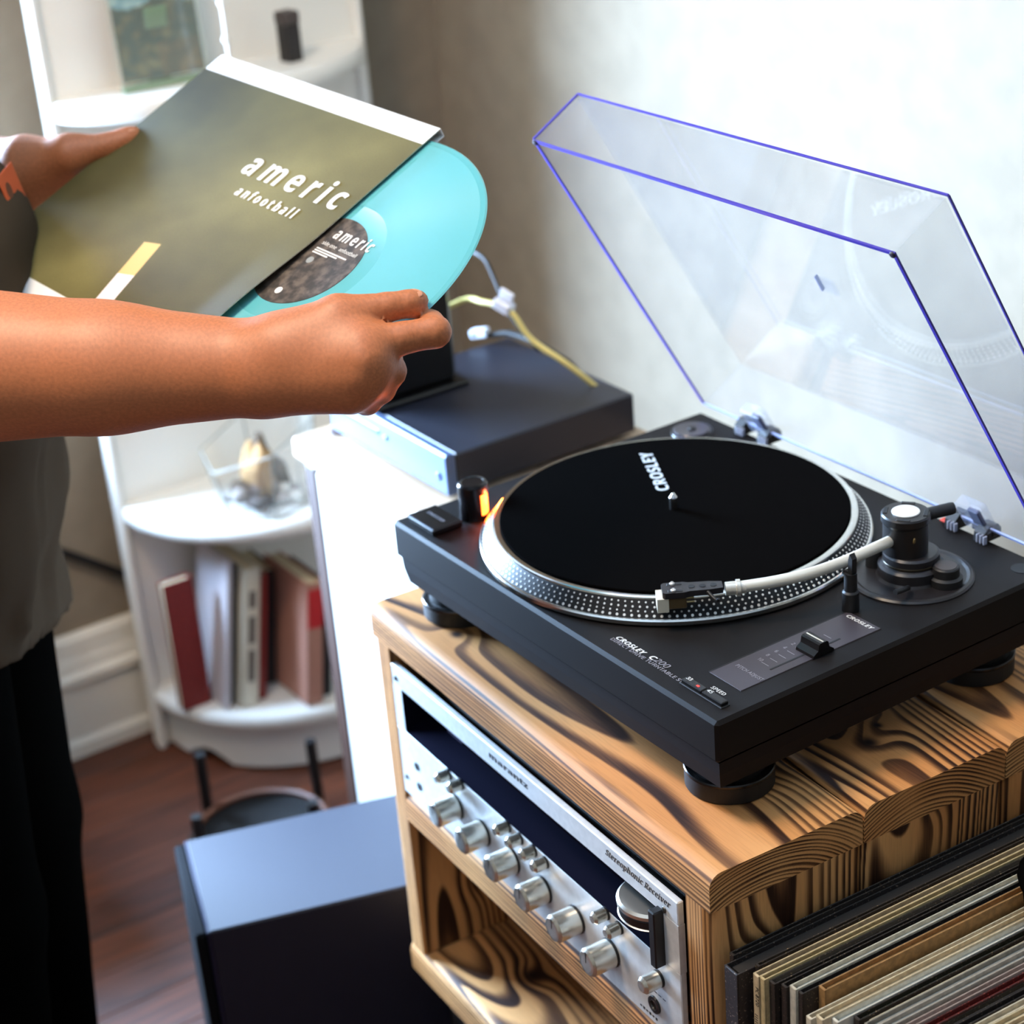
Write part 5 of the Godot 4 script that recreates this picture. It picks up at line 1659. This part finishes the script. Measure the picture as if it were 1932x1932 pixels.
func build_person() -> void:
	var o := Vector3(MC.x, FLOOR, MC.z)
	var t := thing("person", "person in a grey t-shirt and black trousers drawing the record from its sleeve", "person", o)
	var skin := MN("skin", C8(174, 98, 56), C8(192, 116, 72), 0.06, 9.0, 0.5)
	skin.subsurf_scatter_enabled = true
	skin.subsurf_scatter_strength = 0.02
	var body := S()
	var elbow_r := Vector3(-0.2470, 0.2414, 0.5256)
	var wrist_l := Vector3(-0.6326, 0.2702, 0.3359)
	var sh_r := at_body(-0.03, 0.545, 0.175)
	var sh_l := at_body(-0.05, 0.545, -0.170)
	var elbow_l := at_body(-0.150, 0.245, -0.225)
	# head, neck and upper arms
	grid(Vector3(-0.86, 0.10, 0.18), Vector3(-0.12, 0.98, 0.88), 0.012)
	bone(sh_r, elbow_r, 0.052, 0.043, 0.03)
	bone(sh_l, elbow_l, 0.052, 0.042, 0.03)
	bone(elbow_l, wrist_l.lerp(elbow_l, 0.15), 0.042, 0.029, 0.02)
	bone(at_body(-0.02, 0.54, 0), at_body(0.0, 0.68, 0), 0.062, 0.054, 0.03)
	bone(at_body(-0.04, 0.545, -0.15), at_body(-0.03, 0.545, 0.15), 0.06, 0.06, 0.03)
	bone(at_body(0.0, 0.80, 0), at_body(-0.025, 0.82, 0), 0.082, 0.088, 0.03)
	bone(at_body(0.035, 0.72, -0.012), at_body(0.035, 0.72, 0.012), 0.050, 0.050, 0.04)
	bone(at_body(0.045, 0.785, 0), at_body(0.055, 0.775, 0), 0.055, 0.05, 0.03)
	bone(at_body(0.098, 0.785, 0), at_body(0.118, 0.760, 0), 0.009, 0.014, 0.012)
	for s in [-1.0, 1.0]:
		bone(at_body(0.0, 0.79, s * 0.084), at_body(-0.012, 0.765, s * 0.086), 0.020, 0.014, 0.008)
	nets(body, 1)
	# right forearm and hand, fine cells
	var lo := Vector3(9, 9, 9)
	var hi := -lo
	for c in RIGHT_ARM:
		lo = lo.min(c[0]).min(c[1])
		hi = hi.max(c[0]).max(c[1])
	grid(lo - Vector3.ONE * 0.06, hi + Vector3.ONE * 0.06, 0.0036)
	for c in RIGHT_ARM:
		bone(c[0], c[1], c[2], c[3], c[4])
	nets(body, 2)
	lo = Vector3(9, 9, 9)
	hi = -lo
	for c in LEFT_HAND:
		lo = lo.min(c[0]).min(c[1])
		hi = hi.max(c[0]).max(c[1])
	grid(lo - Vector3.ONE * 0.045, hi + Vector3.ONE * 0.045, 0.0036)
	for c in LEFT_HAND:
		bone(c[0], c[1], c[2], c[3], c[4])
	nets(body, 3)
	part(t, "body", done(body), skin, -o)
	# nails
	var nail := M("nail", C8(206, 142, 108), 0.4)
	nail_on(t, nail, Vector3(-0.0328, 0.2776, 0.2406) - o, Vector3(0.54, -0.02, -0.84), Vector3(0.30, 0.90, 0.05))
	nail_on(t, nail, Vector3(-0.5210, 0.3150, 0.2428) - o, Vector3(0.58, 0.10, -0.80), Vector3(0.10, 0.98, -0.05))
	# face and hair
	for s in [-1.0, 1.0]:
		part(t, "eye", sphere(0.011), M("eye_white", C8(226, 222, 214), 0.2), at_body(0.078, 0.800, s * 0.032) - o)
	part(t, "mouth", blob(Vector3(0.022, 0.006, 0.007), 3, 0.1), M("lips", C8(168, 96, 82), 0.5), at_body(0.086, 0.733, 0) - o, Vector3(0, atan2(MF.x, MF.z), 0))
	var hair := S()
	grid(Vector3(-0.66, 0.66, 0.33), Vector3(-0.28, 0.98, 0.70), 0.010)
	bone(at_body(-0.004, 0.812, 0), at_body(-0.032, 0.832, 0), 0.090, 0.095, 0.02)
	bone(at_body(-0.06, 0.76, 0), at_body(-0.05, 0.82, 0), 0.07, 0.08, 0.02)
	plane_cut(at_body(0.045, 0.80, 0), (MF * 0.8 - Vector3(0, 0.6, 0)).normalized())
	nets(hair, 1)
	part(t, "hair", done(hair), MN("hair_brown", C8(46, 30, 20), C8(70, 48, 32), 0.2, 20.0, 0.7), -o)
	# t-shirt
	var tee := S()
	grid(Vector3(-0.80, -0.20, 0.18), Vector3(-0.14, 0.66, 0.86), 0.0105)
	bone(at_body(-0.050, 0.50, -0.095), at_body(-0.050, 0.50, 0.095), 0.098, 0.098, 0.03)
	bone(at_body(-0.044, 0.38, -0.080), at_body(-0.044, 0.38, 0.080), 0.102, 0.102, 0.03)
	bone(at_body(0.012, 0.25, -0.072), at_body(0.012, 0.25, 0.072), 0.104, 0.104, 0.03)
	bone(at_body(0.021, 0.14, -0.070), at_body(0.021, 0.14, 0.070), 0.104, 0.104, 0.03)
	bone(at_body(0.000, 0.03, -0.075), at_body(0.000, 0.03, 0.075), 0.104, 0.104, 0.03)
	bone(at_body(-0.024, -0.09, -0.085), at_body(-0.024, -0.09, 0.085), 0.103, 0.102, 0.03)
	bone(at_body(-0.022, -0.16, -0.085), at_body(-0.022, -0.16, 0.085), 0.100, 0.100, 0.03)
	bone(at_body(-0.045, 0.560, -0.145), at_body(-0.03, 0.560, 0.145), 0.055, 0.055, 0.04)
	bone(sh_r, sh_r.lerp(elbow_r, 0.62), 0.064, 0.066, 0.02)
	bone(sh_l, sh_l.lerp(elbow_l, 0.62), 0.064, 0.066, 0.02)
	bone(at_body(-0.01, 0.59, -0.03), at_body(-0.01, 0.60, 0.03), 0.055, 0.055, 0.03)
	# soft folds at the front
	bone(at_body(0.106, 0.22, -0.03), at_body(0.092, 0.02, 0.045), 0.010, 0.008, 0.025)
	bone(at_body(0.106, 0.20, 0.05), at_body(0.082, -0.05, 0.085), 0.010, 0.008, 0.025)
	bone(at_body(0.090, 0.05, -0.06), at_body(0.066, -0.12, -0.02), 0.010, 0.008, 0.025)
	plane_cut(at_body(0.0, -0.085, 0), (Vector3(0, -1, 0) + MF * -0.35 + MR * 0.25).normalized())
	nets(tee, 1)
	var cloth := MN("shirt_grey", C8(64, 55, 45), C8(90, 79, 66), 0.35, 14.0, 1.0, 0.0)
	part(t, "t_shirt", done(tee), cloth, -o)
	# printed patch on the chest
	var pt := part(t, "patch", box(Vector3(0.052, 0.054, 0.0012), 0.0004), M("patch_orange", C8(206, 92, 44), 0.8))
	pt.transform = Transform3D(Basis(Vector3.UP, atan2(MF.x, MF.z)) * Basis(Vector3(1, 0, 0), -0.22), at_body(0.1060, 0.290, -0.066) - o)
	pt.set_meta("label", "orange patch with dark round motifs")
	for k in 2:
		part(pt, "motif", lathe_flat(0.0075), M("motif_dark", C8(110, 62, 36), 0.8), Vector3(-0.010 + 0.018 * k, 0.010 - 0.022 * k, 0.0006))
	# trousers and shoes
	var leg := S()
	grid(Vector3(-0.80, FLOOR + 0.03, 0.18), Vector3(-0.14, 0.14, 0.86), 0.0125)
	bone(at_body(-0.02, 0.02, -0.07), at_body(-0.02, 0.02, 0.07), 0.092, 0.092, 0.03)
	for s in [-1.0, 1.0]:
		bone(at_body(-0.025, -0.03, s * 0.080), at_body(-0.028, -0.36, s * 0.086), 0.088, 0.072, 0.02)
		bone(at_body(-0.028, -0.36, s * 0.086), at_body(-0.050, -0.74, s * 0.105), 0.072, 0.056, 0.02)
	plane_cut(Vector3(0, FLOOR + 0.055, 0), Vector3(0, -1, 0))
	nets(leg, 1)
	part(t, "trousers", done(leg), MN("trouser_black", C8(5, 5, 5), C8(8, 8, 7), 0.3, 12.0, 1.0), -o)
	for s in [-1.0, 1.0]:
		var shoe := S()
		var sx: float = s * 0.105
		grid(at_body(0.02, FLOOR, sx) - Vector3(0.2, 0.02, 0.2), at_body(0.02, FLOOR, sx) + Vector3(0.2, 0.14, 0.2), 0.010)
		bone(at_body(-0.085, FLOOR + 0.040, sx), at_body(0.10, FLOOR + 0.030, sx), 0.040, 0.036, 0.02)
		bone(at_body(0.05, FLOOR + 0.032, sx), at_body(0.135, FLOOR + 0.026, sx), 0.042, 0.030, 0.02)
		bone(at_body(-0.06, FLOOR + 0.05, sx), at_body(-0.04, FLOOR + 0.085, sx), 0.045, 0.045, 0.02)
		plane_cut(Vector3(0, FLOOR + 0.001, 0), Vector3(0, -1, 0))
		nets(shoe, 1)
		part(t, "shoe", done(shoe), M("shoe_black", C8(24, 23, 23), 0.6), -o)

const RIGHT_ARM := [[Vector3(-0.2547,0.2542,0.5202),Vector3(-0.0928,0.2418,0.3428),0.0430,0.0195,0.030],
	[Vector3(-0.2444,0.2252,0.5298),Vector3(-0.0860,0.2226,0.3492),0.0430,0.0195,0.030],
	[Vector3(-0.2401,0.2431,0.5277),Vector3(-0.1644,0.2365,0.4362),0.0460,0.0370,0.030],
	[Vector3(-0.1644,0.2365,0.4362),Vector3(-0.0855,0.2326,0.3435),0.0370,0.0235,0.030],
	[Vector3(-0.0841,0.2425,0.3428),Vector3(-0.0274,0.2523,0.2918),0.0210,0.0165,0.020],
	[Vector3(-0.0810,0.2365,0.3453),Vector3(-0.0198,0.2448,0.2927),0.0210,0.0165,0.020],
	[Vector3(-0.0790,0.2309,0.3472),Vector3(-0.0195,0.2314,0.2981),0.0200,0.0150,0.020],
	[Vector3(-0.0789,0.2252,0.3480),Vector3(-0.0268,0.2191,0.3062),0.0190,0.0135,0.020],
	[Vector3(-0.0724,0.2369,0.3231),Vector3(-0.0500,0.2272,0.2963),0.0260,0.0220,0.020],
	[Vector3(-0.0599,0.2462,0.3375),Vector3(-0.0174,0.2573,0.2996),0.0035,0.0035,0.012],
	[Vector3(-0.0575,0.2408,0.3396),Vector3(-0.0090,0.2488,0.3021),0.0035,0.0040,0.012],
	[Vector3(-0.0563,0.2348,0.3410),Vector3(-0.0100,0.2363,0.3066),0.0035,0.0035,0.012],
	[Vector3(-0.0710,0.2514,0.3286),Vector3(-0.0520,0.2690,0.2951),0.0215,0.0165,0.020],
	[Vector3(-0.0520,0.2690,0.2951),Vector3(-0.0389,0.2709,0.2600),0.0160,0.0108,0.006],
	[Vector3(-0.0389,0.2709,0.2600),Vector3(-0.0350,0.2702,0.2441),0.0108,0.0104,0.003],
	[Vector3(-0.0350,0.2702,0.2441),Vector3(-0.0348,0.2705,0.2372),0.0104,0.0088,0.003],
	[Vector3(-0.0274,0.2523,0.2918),Vector3(-0.0155,0.2536,0.2634),0.0160,0.0116,0.006],
	[Vector3(-0.0155,0.2536,0.2634),Vector3(-0.0088,0.2539,0.2400),0.0116,0.0120,0.004],
	[Vector3(-0.0088,0.2539,0.2400),Vector3(-0.0338,0.2508,0.2284),0.0122,0.0105,0.003],
	[Vector3(-0.0338,0.2508,0.2284),Vector3(-0.0632,0.2459,0.2295),0.0102,0.0085,0.003],
	[Vector3(-0.0193,0.2434,0.2931),Vector3(-0.0307,0.2251,0.2695),0.0160,0.0130,0.008],
	[Vector3(-0.0307,0.2251,0.2695),Vector3(-0.0536,0.2268,0.2564),0.0125,0.0108,0.003],
	[Vector3(-0.0536,0.2268,0.2564),Vector3(-0.0733,0.2318,0.2520),0.0105,0.0085,0.003],
	[Vector3(-0.0193,0.2308,0.2983),Vector3(-0.0355,0.2121,0.2764),0.0148,0.0122,0.006],
	[Vector3(-0.0355,0.2121,0.2764),Vector3(-0.0596,0.2130,0.2638),0.0118,0.0102,0.003],
	[Vector3(-0.0596,0.2130,0.2638),Vector3(-0.0765,0.2171,0.2599),0.0100,0.0082,0.003],
	[Vector3(-0.0268,0.2191,0.3062),Vector3(-0.0419,0.2024,0.2849),0.0132,0.0110,0.005],
	[Vector3(-0.0419,0.2024,0.2849),Vector3(-0.0617,0.2029,0.2741),0.0106,0.0092,0.003],
	[Vector3(-0.0617,0.2029,0.2741),Vector3(-0.0780,0.2055,0.2727),0.0090,0.0075,0.003]]
const LEFT_HAND := [[Vector3(-0.6348,0.2765,0.3338),Vector3(-0.5957,0.2794,0.3169),0.0300,0.0280,0.020],
	[Vector3(-0.6297,0.2621,0.3386),Vector3(-0.5908,0.2606,0.3198),0.0280,0.0260,0.020],
	[Vector3(-0.5969,0.2753,0.3225),Vector3(-0.5671,0.2665,0.2914),0.0280,0.0180,0.015],
	[Vector3(-0.5945,0.2686,0.3247),Vector3(-0.5675,0.2543,0.3052),0.0270,0.0170,0.015],
	[Vector3(-0.5921,0.2619,0.3270),Vector3(-0.5677,0.2437,0.3192),0.0250,0.0150,0.015],
	[Vector3(-0.5902,0.2566,0.3287),Vector3(-0.5644,0.2343,0.3328),0.0220,0.0130,0.015],
	[Vector3(-0.5778,0.2827,0.3209),Vector3(-0.5460,0.2959,0.2939),0.0300,0.0190,0.020],
	[Vector3(-0.5466,0.2976,0.2933),Vector3(-0.5285,0.3022,0.2646),0.0185,0.0124,0.010],
	[Vector3(-0.5285,0.3022,0.2646),Vector3(-0.5229,0.3058,0.2463),0.0120,0.0112,0.004],
	[Vector3(-0.5229,0.3058,0.2463),Vector3(-0.5226,0.3079,0.2397),0.0112,0.0095,0.003],
	[Vector3(-0.5671,0.2665,0.2914),Vector3(-0.5623,0.2649,0.2644),0.0150,0.0115,0.006],
	[Vector3(-0.5623,0.2649,0.2644),Vector3(-0.5504,0.2689,0.2419),0.0112,0.0085,0.003],
	[Vector3(-0.5675,0.2543,0.3052),Vector3(-0.5569,0.2521,0.2797),0.0150,0.0115,0.006],
	[Vector3(-0.5569,0.2521,0.2797),Vector3(-0.5394,0.2556,0.2572),0.0112,0.0085,0.003],
	[Vector3(-0.5677,0.2437,0.3192),Vector3(-0.5478,0.2431,0.2985),0.0150,0.0115,0.006],
	[Vector3(-0.5478,0.2431,0.2985),Vector3(-0.5305,0.2457,0.2790),0.0112,0.0085,0.003],
	[Vector3(-0.5644,0.2343,0.3328),Vector3(-0.5405,0.2352,0.3188),0.0150,0.0115,0.006],
	[Vector3(-0.5405,0.2352,0.3188),Vector3(-0.5247,0.2377,0.3041),0.0112,0.0085,0.003]]
